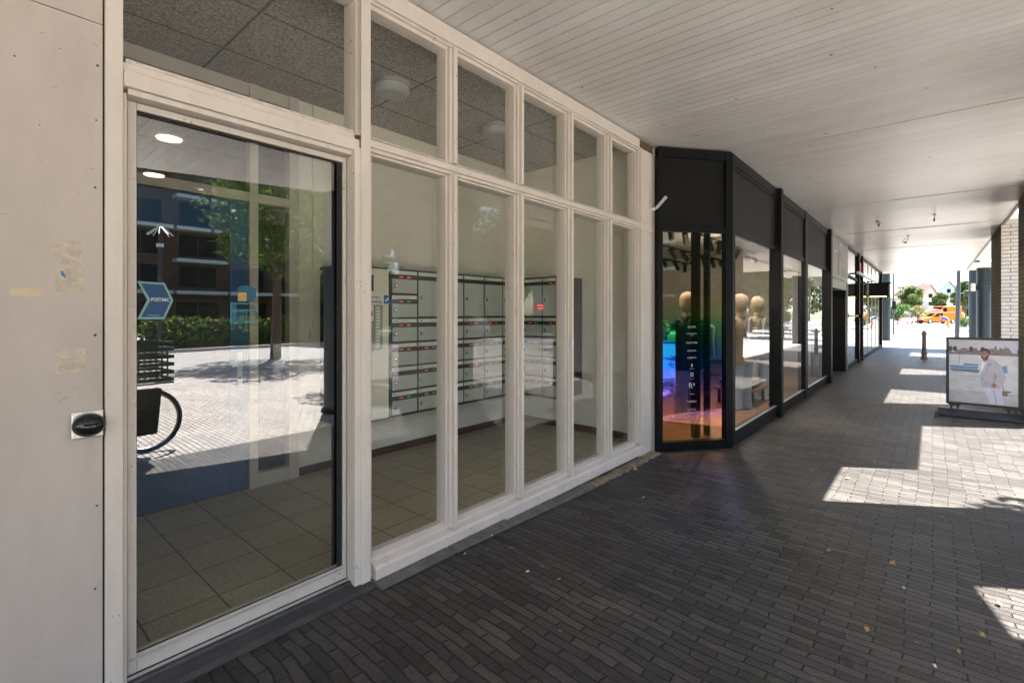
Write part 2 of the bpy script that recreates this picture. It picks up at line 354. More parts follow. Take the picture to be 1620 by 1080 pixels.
for (x0,x1,z0,z1,k) in [(.232,.308,1.668,1.756,0),(.238,.316,1.572,1.656,0),(.240,.320,1.288,1.376,0)]:
    mb = MB(); pts = []
    for i in range(8): pts.append((x0+(x1-x0)*i/8, z0+random.uniform(-.002,.003)))
    for i in range(8): pts.append((x1+random.uniform(-.003,.002), z0+(z1-z0)*i/8))
    for i in range(8): pts.append((x1-(x1-x0)*i/8, z1+random.uniform(-.003,.002)))
    for i in range(8): pts.append((x0+random.uniform(-.002,.003), z1-(z1-z0)*i/8))
    mb.prism(pts, 2.2992, 1, 2.2998); mb.build('glue_mark', glue, t)
mb = MB(); mb.prism([(.128,1.558),(.211,1.555),(.210,1.584),(.129,1.582)], 2.2992, 1, 2.2998); mb.build('tape_mark', M('old_tape', (.60,.49,.32), .6), t)
mb = MB(); mb.prism([(.252,1.645),(.256,1.648),(.262,1.638),(.268,1.622),(.258,1.628),(.254,1.634)], 2.2986, 1, 2.2991); mb.build('sticker_scrap', M('blue_scrap', (.03,.17,.35), .5), t)
mb = MB()
for (x,z,a,l) in [(.285,1.235,-.6,.035),(.30,1.228,-.5,.03),(.26,1.20,.5,.02),(.245,1.22,.3,.022),(.25,1.19,.9,.018),(.3,1.2,-.9,.015)]:
    dx, dz = l*math.cos(a)/2, l*math.sin(a)/2; mb.prism([(x-dx,z-dz),(x+dx,z+dz),(x+dx*.8,z+dz+.002),(x-dx,z-dz+.0015)], 2.2990, 1, 2.2997)
mb.build('scratch', M('scratch_grey', (.33,.29,.25), .8), t)
mb = MB()
for k in range(26):
    x, z = random.uniform(.02,.36), random.uniform(.3,2.5); l_ = random.uniform(.004,.016); a5 = random.uniform(-.9,.9)
    mb.prism([(x,z),(x+l_*math.cos(a5),z+l_*math.sin(a5)),(x+l_*math.cos(a5),z+l_*math.sin(a5)+.0012),(x,z+.0014)], 2.2991, 1, 2.2998)
mb.build('scuff', M('scuff_grey',(.27,.235,.205),.8), t)
# the joint cover strip between the panels and the door frame
# push pad
t = thing('door_push_pad', 'shiny black dome on a square metal plate, left of the glass door', 'door button', (.325,2.30,1.10))
mb = MB(); mb.box(.279,.368,2.291,2.2995,1.053,1.148); mb.build('plate', alu, t, bevel=.004)
for x in (.289,.359):
    for z in (1.063,1.138): mb = MB(); mb.tube((x,2.291,z),(x,2.288,z),.0045,.0035,10); mb.build('plate_screw', alu, t)
mb = MB(); secs = []
for i in range(13):
    a_ = i/12*math.pi/2; secs.append(((0,0,.038*math.sin(a_)), max(.0015,.047*math.cos(a_)), max(.0012,.041*math.cos(a_))))
mb.T = Matrix.Translation((.325,2.278,1.10)) @ Matrix.Rotation(R(90),4,'X'); mb.loft([((0,0,-.014),.040,.035),((0,0,-.005),.046,.040)]+secs, 28)
mb.build('dome', M('black_gloss', (.008,.009,.009), .12, var=.05), t, smooth=True)

# ------------------------------------------------------------------ entrance window front
F = thing('entrance_window_front', 'off-white timber window front with narrow tall panes, between the panel wall and the black shop front', 'window front', (2.5,2.3,0))
XM = [2.07, 2.727, 3.375, 4.02]
ZB, ZR0, ZR1, ZT = .17, 2.365, 2.435, 3.16
def part(name, mat, fn, bevel=.003, parent=F, smooth=False):
    mb = MB(); fn(mb); return mb.build(name, mat, parent, bevel=bevel, smooth=smooth)
part('jamb', white, lambda m: (m.box(.372,.424,2.285,2.42,.05,3.305), m.box(.4245,.438,2.300,2.42,.10,2.33)))
part('post', white, lambda m: (m.box(1.372,1.44,2.262,2.42,.045,2.362), m.box(1.405,1.462,2.254,2.2615,.03,3.16), m.box(1.4405,1.49,2.29,2.41,.045,2.36), m.box(1.395,1.482,2.29,2.41,2.437,3.16)))
# mullions: nosing + stepped rebates, below and above the middle rail
for x in XM+[4.635]:
    for z0, z1 in ((ZB-.012, ZR0), (ZR1, ZT)):
        part('mullion', white, lambda m: (m.box(x-.014,x+.014,2.252,2.30,z0,z1), m.box(x-.030,x+.030,2.278,2.3405,z0+.002,z1-.002), m.box(x-.042,x+.042,2.302,2.39,z0+.004,z1-.004)), .0025)
part('middle_rail', white, lambda m: (m.box(1.463,4.66,2.262,2.31,2.385,2.420), m.box(1.463,4.66,2.282,2.345,2.367,2.433), m.box(1.463,4.66,2.31,2.41,2.355,2.4445)), .0025)
part('transom_rail', white, lambda m: (m.box(.4245,1.404,2.268,2.42,2.345,2.405), m.box(.4245,1.394,2.300,2.42,2.4055,2.445), m.box(.4385,1.371,2.285,2.42,2.322,2.3445)))
part('top_rail', white, lambda m: (m.box(.4245,4.66,2.285,2.40,3.17,3.296), m.box(.4245,4.66,2.268,2.2845,3.182,3.200), m.box(.4245,4.66,2.302,2.39,3.145,3.1695)))
def sill(m):
    m.prism([(2.250,.052),(2.250,.125),(2.262,.138),(2.335,.158),(2.41,.158),(2.41,.052)], 4.66, 0, 1.4905)
    m.prism([(2.300,.150),(2.300,.168),(2.338,.182),(2.39,.182),(2.39,.1605)], 4.60, 0, 1.4905)
part('bottom_sill', white, sill, .002)
part('plinth', bluestone, lambda m: m.box(1.462,4.70,2.302,2.40,-.02,.0505), .004)
part('pilaster', white, lambda m: (m.box(4.664,5.07,2.292,2.42,-.02,2.36), m.box(4.664,5.07,2.292,2.42,2.363,3.215)), .003)
part('exposed_timber', M('raw_brown_wood', (.12,.06,.03), .8, var=.5, scale=25), lambda m: m.box(4.69,4.99,2.30,2.41,3.216,3.298), 0)
part('head_gap', seams, lambda m: m.box(.372,4.66,2.32,2.40,3.297,3.309), 0)
# panes
def pane(x0,x1,z0,z1,y,mat=glass,parent=F,name='window_pane'):
    mb = MB(); mb.quad((x0,y,z0),(x1,y,z0),(x1,y,z1),(x0,y,z1)); return mb.build(name, mat, parent)
pane(.435,1.41,2.45,3.165,2.352)
xs = [1.47]+XM+[4.64]
for i in range(5):
    x0 = xs[i]+(.012 if i == 0 else .025); x1 = xs[i+1]-.025
    pane(x0,x1,.16,2.36,2.350); pane(x0,x1,2.44,3.165,2.350)
# glazing beads at the base of upper panes (weathered, sloped)
part('glazing_bead', paint_mat('weathered_bead', (.66,.60,.53), amount=.46), lambda m: (m.prism([(2.302,2.4455),(2.302,2.46),(2.345,2.475),(2.345,2.4455)],1.39,0,.4335), [m.prism([(2.304,2.4455),(2.304,2.453),(2.345,2.468),(2.345,2.4455)], xs[i+1]-.0425, 0, xs[i]+(.0125 if i==0 else .0425)) for i in range(5)]), .002)
# threshold
def thr(m):
    m.prism([(2.205,-.02),(2.205,.066),(2.225,.078),(2.295,.088),(2.30,.098),(2.42,.098),(2.42,-.02)], 1.46, 0, .372)
part('threshold', bluestone, thr, .004)
part('threshold_strip', alu, lambda m: m.box(.439,1.371,2.315,2.33,.099,.106), .001)
# door leaf
D = part('door_frame', stilew, lambda m: (m.box(.445,.474,2.335,2.385,.108,2.315), m.box(1.348,1.366,2.335,2.385,.108,2.315), m.box(.4745,1.3475,2.335,2.385,.108,.176), m.box(.4745,1.3475,2.335,2.385,2.288,2.315)), .002)
D['label'] = 'off-white metal frame of the entrance door'
pane(.474,1.348,.176,2.288,2.360,doorglass,D,'door_pane')
part('gasket', rubber, lambda m: (m.box(.4746,.477,2.345,2.3485,.177,2.287), m.box(1.318,1.347,2.346,2.349,.177,2.287), m.box(.477,1.318,2.345,2.3485,.177,.181), m.box(.477,1.318,2.345,2.3485,2.279,2.287)), 0, D)
part('door_edge_profile', blackm, lambda m: m.box(1.334,1.36,2.40,2.43,.13,2.30), 0, D)
part('drip_strip', M('grey_metal', (.45,.45,.44), .4, metal=.5), lambda m: m.prism([(2.334,.172),(2.325,.166),(2.334,.162)],1.347,0,.4455), 0, D)
# arrow shaped sticker on the door (printed outside)
st = part('door_sticker', M('sticker_edge', (.20,.36,.38), .4), lambda m: m.prism([(.480,1.625),(.570,1.622),(.600,1.552),(.570,1.475),(.480,1.475),(.513,1.552)], 2.3585, 1, 2.3575), 0, D)
part('sticker_face', M('sticker_blue', (.005,.055,.15), .35), lambda m: m.prism([(.492,1.617),(.566,1.614),(.592,1.552),(.566,1.484),(.492,1.484),(.523,1.552)], 2.3575, 1, 2.3569), 0, st)
mb = MB(); put_text(mb,'POSTARC',.020,(.556,2.3566,1.553),(1,0,0),(0,0,1),sx=.72); mb.build('lettering', whiteplas, st)
mb = MB(); put_text(mb,'www.postarc',.007,(.533,2.3566,1.492),(1,0,0),(0,0,1)); mb.build('lettering', M('sticker_small_print',(.3,.5,.6),.4), st)
# notice sticker, outline of boxes
def notice(m):
    x0,x1,z0,z1,y0,y1 = .815,.925,1.455,1.595,2.3570,2.3578
    def fr(a,b,c,d,w_=.004): m.box(a,b,y0,y1,c,c+w_); m.box(a,b,y0,y1,d-w_,d); m.box(a,a+w_,y0,y1,c+w_,d-w_); m.box(b-w_,b,y0,y1,c+w_,d-w_)
    fr(x0,x1,1.455,1.508); fr(x0,x1,1.512,1.545); fr(.880,.924,1.4595,1.507,.002)
    for k in range(4): m.box(x0+.012,.872,y0,y1,1.466+k*.009,1.468+k*.009)
st2 = part('door_notice', M('teal_print', (.05,.25,.30), .5), notice, 0, D)
part('notice_field', M('deep_teal_print', (.01,.09,.15), .5), lambda m: (m.box(.816,.84,2.3580,2.3585,1.458,1.542), m.prism([(.862,1.558),(.905,1.552),(.925,1.575),(.922,1.610),(.895,1.625),(.855,1.622),(.842,1.605),(.850,1.592)],2.3580,1,2.3585)), 0, st2)
part('notice_field', M('ochre_print', (.45,.28,.10), .5), lambda m: m.box(.846,.882,2.3575,2.3579,1.553,1.592), 0, st2)

# security camera on the pilaster
t = thing('security_camera', 'small pale tube camera on the white pilaster edge, beside the black shop panel', 'camera', (4.95,2.29,2.65))
mb = MB(); mb.tube((4.97,2.291,2.62),(4.97,2.26,2.62),.022,.018,14); mb.tube((4.97,2.262,2.62),(4.98,2.235,2.66),.009,.009,8); mb.build('bracket', whiteplas, t, smooth=True)
mb = MB(); mb.tube((4.965,2.25,2.62),(5.0,2.16,2.73),.017,.019,16); mb.tube((5.0,2.16,2.73),(5.005,2.15,2.741),.0195,.0195,16); mb.build('camera_body', M('grey_plastic',(.42,.42,.42),.4), t, smooth=True)

# ------------------------------------------------------------------ lobby room
L = thing('lobby_room', 'plain lobby behind the white window front, beige walls and tiled floor', 'room', (2.5,3.2,0))
tile = brick_mat('lobby_floor_tile', (.44,.37,.26), (.49,.41,.29), (.11,.085,.055), .31, .327, .0035, 'xy', rough=.38, bmp=.0008, offset=0, msmooth=.05,
    wear=[(.3,(.82,.80,.76)),(.55,(1,1,1)),(.8,(1.12,1.1,1.04))])
mb = MB(); mb.quad((-2.79,-.91,.12),(2.35,-.91,.12),(2.35,.89,.12),(-2.79,.89,.12))
fl = mb.build('floor', tile, L, loc=(0,0,0)); fl.location = Vector((2.72,3.30,0))-Vector(L.location)
for v in fl.data.vertices:   # keep tile joints where the photo has them
    x, y = v.co.x+2.72, v.co.y+3.30
    v.co.x = (min(4.85, x) if x > 0 else x)-2.72; v.co.y = max(2.39, min(4.07, y))-3.30
# lobby ceiling: rough acoustic board with dark joints
m, nt, b = newmat('acoustic_ceiling'); MATS['acoustic'] = m
tc = N(nt,'ShaderNodeTexCoord'); n1 = N(nt,'ShaderNodeTexNoise'); n1.inputs['Scale'].default_value = 70; n1.inputs['Detail'].default_value = 5; n1.inputs['Roughness'].default_value = .8
nt.links.new(tc.outputs['Object'], n1.inputs[0]); r = ramp(nt, n1.outputs['Fac'], [(.36,(.16,.15,.135)),(.5,(.52,.49,.45)),(.68,(.85,.81,.75))])
br = N(nt,'ShaderNodeTexBrick'); br.offset = 0; br.inputs['Scale'].default_value = 1; br.inputs['Brick Width'].default_value = 1.22; br.inputs['Row Height'].default_value = .61; br.inputs['Mortar Size'].default_value = .011; br.inputs['Mortar Smooth'].default_value = .5
br.inputs['Color1'].default_value = br.inputs['Color2'].default_value = (1,1,1,1); br.inputs['Mortar'].default_value = (.45,.43,.42,1); nt.links.new(tc.outputs['Object'], br.inputs[0])
mx = N(nt,'ShaderNodeMix',data_type='RGBA',blend_type='MULTIPLY'); mx.inputs[0].default_value = 1; nt.links.new(r.outputs[0], mx.inputs[6]); nt.links.new(br.outputs[0], mx.inputs[7])
nt.links.new(mx.outputs[2], b.inputs['Base Color']); b.inputs['Roughness'].default_value = .95; bump(nt,b,n1.outputs['Fac'],.012)
mb = MB(); mb.box(.0,4.92,2.425,6.3,3.305,3.34); mb.build('ceiling', m, L)
part('wall', wallin, lambda m: m.box(1.93,4.85,4.07,4.15,.0,3.305), 0, L)                  # behind the letterboxes
part('wall', wallin, lambda m: m.box(4.8505,4.93,2.425,4.15,.0,3.304), 0, L)               # right end wall
part('wall', wallin, lambda m: m.box(.10,.30,2.425,6.2,.0,3.304), 0, L)                    # left end wall
part('skirting', skirt, lambda m: (m.box(1.935,4.838,4.056,4.0695,.121,.19), m.box(4.838,4.8495,2.43,4.0695,.121,.19)), .002, L)
# back corridor seen through the inner glazing
part('corridor_floor', M('corridor_floor', (.14,.13,.12), .6), lambda m: m.box(.30,4.8,4.0705,6.2,.05,.118), 0, L)
part('corridor_wall', M('corridor_wall', (.16,.155,.13), .8, var=.1), lambda m: m.box(.1,4.9,6.2,6.3,0,3.3), 0, L)
part('corridor_wall', M('corridor_wall2', (.12,.12,.10), .8, var=.1), lambda m: m.box(2.3,2.4,4.16,6.19,0,3.3), 0, L)
# inner glazed partition with the blue door
part('partition_frame', white, lambda m: (m.box(.3005,.60,4.05,4.13,.12,2.37), m.box(1.535,1.60,4.04,4.13,.12,3.30), m.box(1.845,1.928,4.04,4.13,.12,3.30),
     m.box(.3005,1.5345,4.04,4.13,2.372,2.445), m.box(1.6005,1.8445,4.04,4.13,2.372,2.445), m.box(1.6005,1.8445,4.045,4.12,.12,.23), m.box(.3005,1.5345,4.05,4.12,3.20,3.30), m.box(1.6005,1.8445,4.05,4.12,3.20,3.30)), .003, L)
pane(.30,1.54,2.44,3.205,4.085,clearglass,L,'partition_pane'); pane(1.60,1.845,.23,2.375,4.085,clearglass,L,'partition_pane'); pane(1.60,1.845,2.44,3.205,4.085,clearglass,L,'partition_pane')
bd = part('inner_door', M('deep_blue_door', (.006,.085,.23), .45, var=.1), lambda m: (m.box(.605,.72,4.06,4.10,.13,2.365), m.box(1.40,1.53,4.06,4.10,.13,2.365), m.box(.7205,1.3995,4.06,4.10,2.10,2.365), m.box(.7205,1.3995,4.06,4.10,.13,.62)), .002, L); bd['label'] = 'deep blue inner door with a dark glass centre'
part('door_glass', M('dark_door_glass',(.012,.014,.014),.25,spec=.3), lambda m: m.box(.7205,1.3995,4.075,4.085,.6205,2.0995), 0, bd)
part('door_plate', whiteplas, lambda m: (m.box(1.448,1.486,4.048,4.0595,.93,1.20), m.box(1.40,1.47,4.012,4.030,1.09,1.12), m.tube((1.467,4.048,1.105),(1.467,4.012,1.105),.009,.009,10)), .002, bd)
part('keyhole', ink, lambda m: m.tube((1.467,4.0485,1.0),(1.467,4.046,1.0),.009,.009,12), 0, bd)
part('light_switch', whiteplas, lambda m: (m.box(2.025,2.095,4.045,4.0695,1.27,1.36), m.box(2.038,2.055,4.038,4.0445,1.29,1.34), m.box(2.064,2.081,4.038,4.0445,1.29,1.34)), .003, L)
part('conduit', whiteplas, lambda m: m.tube((2.06,4.060,1.36),(2.06,4.060,3.30),.009,.009,10), 0, L)
# ceiling lamps
for k, (x, y, lab) in enumerate([(2.28,3.22,'round grey lamp on the lobby ceiling, the one nearer the glass door'), (3.47,3.20,'round grey lamp on the lobby ceiling, the one farther from the glass door')]):
    t = thing('bulkhead_lamp', lab, 'ceiling lamp', (x,y,3.305), group='bulkhead lamps on the lobby ceiling', local=True)
    mb = MB(); mb.loft([((0,0,-.002),.142,.142),((0,0,-.028),.142,.142),((0,0,-.032),.136,.136)],40); mb.build('base', M('lamp_grey',(.36,.37,.37),.5), t, smooth=True)
    mb = MB(); mb.loft([((0,0,-.033),.132,.132),((0,0,-.07),.131,.131),((0,0,-.086),.115,.115),((0,0,-.090),.09,.09)],40); mb.build('diffuser', M('lamp_opal',(.47,.47,.45),.5), t, smooth=True)

# ------------------------------------------------------------------ letterboxes
def sticker(m, x, z, y, w_, parent, kind, ax='x', txt='NEE'):
    mat = {'o': orange_p, 'g': green_p, 'r': red_p}[kind]
    mb = MB()
    if ax == 'x': mb.box(x, x+w_, y-.002, y-.0005, z, z+.017)
    else: mb.box(y-.002, y-.0005, x, x+w_, z, z+.017)
    o = mb.build('slot_sticker', mat, parent)
    mb = MB()
    if ax == 'x': put_text(mb, txt, .013, (x+w_/2, y-.0024, z+.0085), (1,0,0), (0,0,1))
    else: put_text(mb, txt, .013, (y-.0024, x+w_/2, z+.0085), (0,-1,0), (0,0,1))
    mb.build('lettering', whiteplas, o)
def letterbox_unit(t, cols, ax, face, depth, z0=.565, z1=1.89, first6=True, nums=None):
    """cols: list of (a0,a1) along the wall; ax 'x' -> front faces -y at y=face, 'y' -> front faces -x at x=face"""
    def bx(m, a0, a1, d0, d1, c0, c1):
        if ax == 'x': m.box(a0, a1, face+d0, face+d1, c0, c1)
        else: m.box(face+d0, face+d1, a0, a1, c0, c1)
    A0, A1 = min(c[0] for c in cols), max(c[1] for c in cols)
    mb = MB(); bx(mb, A0-.012, A1+.006, .006, depth, z0-.012, z1+.012); mb.build('housing', M('charcoal_housing',(.018,.02,.02),.45), t, bevel=.002)
    H = (z1-z0)/3; k = 0
    for ci, (a0, a1) in enumerate(cols):
        blocks = []
        for b_ in range(3):
            top = z1-b_*H
            if b_ == 0 and not (first6 and ci == 0): blocks.append((top, H, True))
            else: blocks.append((top, H/2*1.0, False)); blocks.append((top-H/2-.004, H/2-.004, False))
        for (top, h, tall) in blocks:
            g = .010; bx0, bx1 = a0+g, a1-g
            mb = MB(); bx(mb, bx0, bx1, -.004, .0055, top-.038, top-.004); st_ = mb.build('name_strip', strip_m, t, bevel=.001)
            n_ = nums[k % len(nums)]
            mb = MB()
            if ax == 'x': put_text(mb, n_, .022, (bx0+.014, face-.0046, top-.021), (1,0,0), (0,0,1), align='LEFT')
            else: put_text(mb, n_, .022, (face-.0046, bx1-.014, top-.021), (0,-1,0), (0,0,1), align='LEFT')
            mb.build('number', ink, st_)
            if random.random() < .6:
                mb = MB(); 
                if ax == 'x': bx(mb, bx1-.09, bx1-.012, -.0052, -.0042, top-.032, top-.010)
                else: bx(mb, bx0+.012, bx0+.09, -.0052, -.0042, top-.032, top-.010)
                mb.build('name_card', whiteplas, st_)
            dz1 = top-.080; dz0 = top-h+(.014 if not tall else .020)
            mb = MB(); bx(mb, bx0, bx1, -.006, .0055, dz0, dz1); d = mb.build('letterbox_door', greybox, t, bevel=.0015)
            mb = MB(); zc = dz0+(dz1-dz0)*.52; ac = (bx0+.030) if ax == 'x' else (bx1-.030)
            if ax == 'x': mb.tube((ac,face-.006,zc),(ac,face-.014,zc),.0085,.0075,12)
            else: mb.tube((face-.006,ac,zc),(face-.014,ac,zc),.0085,.0075,12)
            mb.build('lock', M('lock_chrome',(.55,.55,.53),.25,metal=1), d, smooth=True)
            mb = MB()
            if ax == 'x': mb.box(ac-.013, ac+.013, face-.0072, face-.0062, zc-.018, zc+.016)
            else: mb.box(face-.0072, face-.0062, ac-.013, ac+.013, zc-.018, zc+.016)
            mb.build('lock_plate', M('lock_plate_grey',(.12,.12,.11),.4), d)  # small flat dark grey plate behind each lock
            rr_ = random.random()
            if rr_ < .60:
                q0 = bx0+.075 if ax == 'x' else bx1-.13
                dd = .007
                sticker(None, q0, top-.068, face+.006, .055, t, 'o' if rr_ < .4 else 'r', ax)
                if rr_ < .5: sticker(None, q0+(.085 if ax == 'x' else -.085), top-.068, face+.006, .055, t, random.choice('ogg' if ax == 'y' else 'oog'), ax, random.choice(['NEE','JA']))
            k += 1
nums = ['17','19','53A','15','55A','17','7','53B','51','59A','57','9','61A','63','65B','67','11','69A','71','73A','75','13','77A','79','81','83','21','85A','87','89A','91','23','93','95A','97','99']
U = thing('letterbox_block', 'grey letterboxes in a black frame on the lobby back wall, intercom panel at left', 'letterboxes', (3.4,3.69,.55))
colsx = [2.60,2.895,3.192,3.492,3.798,4.097,4.30]
letterbox_unit(U, list(zip(colsx[:5], colsx[1:6]))+[(4.097,4.33)], 'x', 3.685, .38, nums=nums)
part('side_panel', blackm, lambda m: m.box(2.125,2.590,3.70,4.065,.555,1.90), .002, U)
ip = part('intercom_panel', cream, lambda m: m.box(2.140,2.570,3.681,3.6995,.565,1.89), .002, U)
part('panel_edge', alu, lambda m: m.box(2.124,2.139,3.680,3.699,.565,1.89), 0, U)
part('edge_trim', black, lambda m: (m.box(2.571,2.5885,3.683,3.6995,.553,1.902), m.box(2.125,2.5705,3.684,3.6995,1.8905,1.902), m.box(2.125,2.5705,3.684,3.6995,.553,.5645)), 0, U)
part('notice', M('dark_notice',(.035,.033,.03),.6), lambda m: m.box(2.345,2.412,3.678,3.6805,1.69,1.83), 0, ip)
cs = part('camera_sign', whiteplas, lambda m: m.box(2.325,2.575,3.676,3.6805,1.575,1.665), .002, ip)
part('camera_symbol', bluesign, lambda m: m.box(2.515,2.572,3.6745,3.6758,1.582,1.658), 0, cs)
part('camera_symbol', whiteplas, lambda m: (m.prism([(2.524,1.607),(2.548,1.630),(2.562,1.640),(2.566,1.628),(2.552,1.612),(2.534,1.600)], 3.6735, 1, 3.6744)), 0, cs)
mb = MB(); put_text(mb,'camera',.036,(2.425,3.6755,1.640),(1,0,0),(0,0,1)); put_text(mb,'bewaking',.036,(2.425,3.6755,1.600),(1,0,0),(0,0,1)); mb.build('lettering', ink, cs)
bp = part('button_plate', M('intercom_metal',(.30,.29,.25),.4,metal=.4), lambda m: m.box(2.330,2.505,3.677,3.6805,1.175,1.570), .001, ip)
part('speaker_unit', whiteplas, lambda m: m.box(2.335,2.410,3.6725,3.6765,1.43,1.565), .001, bp); part('display', ink, lambda m: m.box(2.345,2.398,3.671,3.6722,1.475,1.515), 0, bp)
for cx_, n_, zt in ((2.43,13,1.555),(2.345,3,1.235)):
    for i in range(n_):
        z = zt-i*.0285; mb = MB(); mb.box(cx_,cx_+.045,3.6735,3.6765,z-.020,z); mb.build('name_button', whiteplas, bp); 
    mb = MB(); [mb.tube((cx_+.056,3.6765,zt-i*.0285-.010),(cx_+.056,3.671,zt-i*.0285-.010),.0055,.0055,8) for i in range(n_)]; mb.build('push_button', ink, bp)
U2 = thing('letterbox_block', 'shorter block of grey steel letterboxes on the lobby end wall, turning the corner at right', 'letterboxes', (4.33,3.2,.55))
letterbox_unit(U2, [(3.31,3.60),(3.115,3.31)], 'y', 4.345, .50, first6=False, nums=nums[9:])
part('leaflet', M('leaflet_paper',(.75,.74,.71),.6), lambda m: m.prism([(2.80,3.688),(2.84,3.600),(3.05,3.60),(2.99,3.688)], 1.190, 2, 1.1885), 0, U)
ws = part('warning_sticker', red_p, lambda m: m.box(3.012,3.108,2.3468,2.3478,1.522,1.572), 0, F)
mb = MB(); put_text(mb,'DIT PAND',.017,(3.06,2.3464,1.558),(1,0,0),(0,0,1)); put_text(mb,'IS BEVEILIGD',.014,(3.06,2.3464,1.536),(1,0,0),(0,0,1),sx=.9); mb.build('lettering', whiteplas, ws)

# ------------------------------------------------------------------ arcade ceiling
m, nt, b = newmat('ceiling_planks'); MATS['planks'] = m
tc = N(nt,'ShaderNodeTexCoord'); sp = N(nt,'ShaderNodeSeparateXYZ'); nt.links.new(tc.outputs['Object'], sp.inputs[0])
mu = N(nt,'ShaderNodeMath',operation='MULTIPLY'); mu.inputs[1].default_value = 10; nt.links.new(sp.outputs[0], mu.inputs[0])
fr = N(nt,'ShaderNodeMath',operation='FRACT'); nt.links.new(mu.outputs[0], fr.inputs[0])
flr = N(nt,'ShaderNodeMath',operation='FLOOR'); nt.links.new(mu.outputs[0], flr.inputs[0])
wn = N(nt,'ShaderNodeTexWhiteNoise',noise_dimensions='1D'); nt.links.new(flr.outputs[0], wn.inputs['W'])
gr = ramp(nt, fr.outputs[0], [(0,(0,0,0)),(.045,(1,1,1)),(.93,(1,1,1)),(1,(0,0,0))])
cl = ramp(nt, fr.outputs[0], [(0,(.55,.53,.51)),(.03,(1,1,1)),(.98,(1,1,1)),(1,(.62,.60,.58))])
n1 = N(nt,'ShaderNodeTexNoise'); n1.inputs['Scale'].default_value = .8; n1.inputs['Detail'].default_value = 7; nt.links.new(tc.outputs['Object'], n1.inputs[0])
bc = ramp(nt, n1.outputs['Fac'], [(.3,(.655,.64,.62)),(.6,(.73,.72,.70)),(.8,(.76,.75,.73))])
m1 = N(nt,'ShaderNodeMix',data_type='RGBA',blend_type='MULTIPLY'); m1.inputs[0].default_value = 1; nt.links.new(bc.outputs[0], m1.inputs[6]); nt.links.new(cl.outputs[0], m1.inputs[7])
tv = ramp(nt, wn.outputs['Value'], [(0,(.93,.93,.93)),(1,(1.03,1.03,1.03))])
m2 = N(nt,'ShaderNodeMix',data_type='RGBA',blend_type='MULTIPLY'); m2.inputs[0].default_value = 1; nt.links.new(m1.outputs[2], m2.inputs[6]); nt.links.new(tv.outputs[0], m2.inputs[7])
ns = N(nt,'ShaderNodeTexNoise'); ns.inputs['Scale'].default_value = 14; ns.inputs['Detail'].default_value = 1; nt.links.new(tc.outputs['Object'], ns.inputs[0])
rs = ramp(nt, ns.outputs['Fac'], [(.785,(0,0,0)),(.80,(1,1,1))])
n4 = N(nt,'ShaderNodeTexNoise'); n4.inputs['Scale'].default_value = .45; n4.inputs['Detail'].default_value = 8; n4.inputs['Roughness'].default_value = .75; nt.links.new(tc.outputs['Object'], n4.inputs[0])
r4 = ramp(nt, n4.outputs['Fac'], [(.3,(.86,.84,.81)),(.5,(1,1,1)),(.7,(1,1,1))])
m4 = N(nt,'ShaderNodeMix',data_type='RGBA',blend_type='MULTIPLY'); m4.inputs[0].default_value = 1; nt.links.new(m2.outputs[2], m4.inputs[6]); nt.links.new(r4.outputs[0], m4.inputs[7])
m3 = N(nt,'ShaderNodeMix',data_type='RGBA'); nt.links.new(rs.outputs[0], m3.inputs[0]); nt.links.new(m4.outputs[2], m3.inputs[6]); m3.inputs[7].default_value = (.12,.09,.07,1)
nt.links.new(m3.outputs[2], b.inputs['Base Color']); b.inputs['Roughness'].default_value = .30; b.inputs['Specular IOR Level'].default_value = .5
# each plank is slightly cupped and tilted
sn = N(nt,'ShaderNodeMath',operation='MULTIPLY'); nt.links.new(fr.outputs[0], sn.inputs[0]); 
wv = N(nt,'ShaderNodeMath',operation='SUBTRACT'); nt.links.new(wn.outputs['Value'], wv.inputs[0]); wv.inputs[1].default_value = .5
nt.links.new(wv.outputs[0], sn.inputs[1])
s5 = N(nt,'ShaderNodeMath',operation='MULTIPLY_ADD'); nt.links.new(sn.outputs[0], s5.inputs[0]); s5.inputs[1].default_value = .5; nt.links.new(gr.outputs[0], s5.inputs[2])
s6 = N(nt,'ShaderNodeMath',operation='MULTIPLY_ADD'); nt.links.new(n1.outputs['Fac'], s6.inputs[0]); s6.inputs[1].default_value = 2.0; nt.links.new(s5.outputs[0], s6.inputs[2])
bump(nt, b, s6.outputs[0], .004)
C_ = thing('arcade_roof', 'flat roof of the arcade, its underside clad in pale metal planks', 'roof', (10,1,3.31))
outer = [(-14,-3.5),(-1.0,-3.43),(2.25,-2.57),(3.94,-2.12),(5.15,-1.84),(5.15,-1.08),(7.18,-1.08),(7.18,-1.64),(9.60,-1.64),(9.60,-1.10),(28.2,-1.08)]
mb = MB(); mb.prism([(-14,2.8)]+outer+[(28.2,2.2)], 3.40, 2, 3.311); mb.build('soffit', m, C_)
mb = MB(); mb.prism([(-14,12)]+[(x+.0, y+.02) for x, y in outer]+[(28.15,12)], 9.5, 2, 3.401); mb.build('upper_storey', M('upper_facade',(.32,.24,.19),.8), C_)
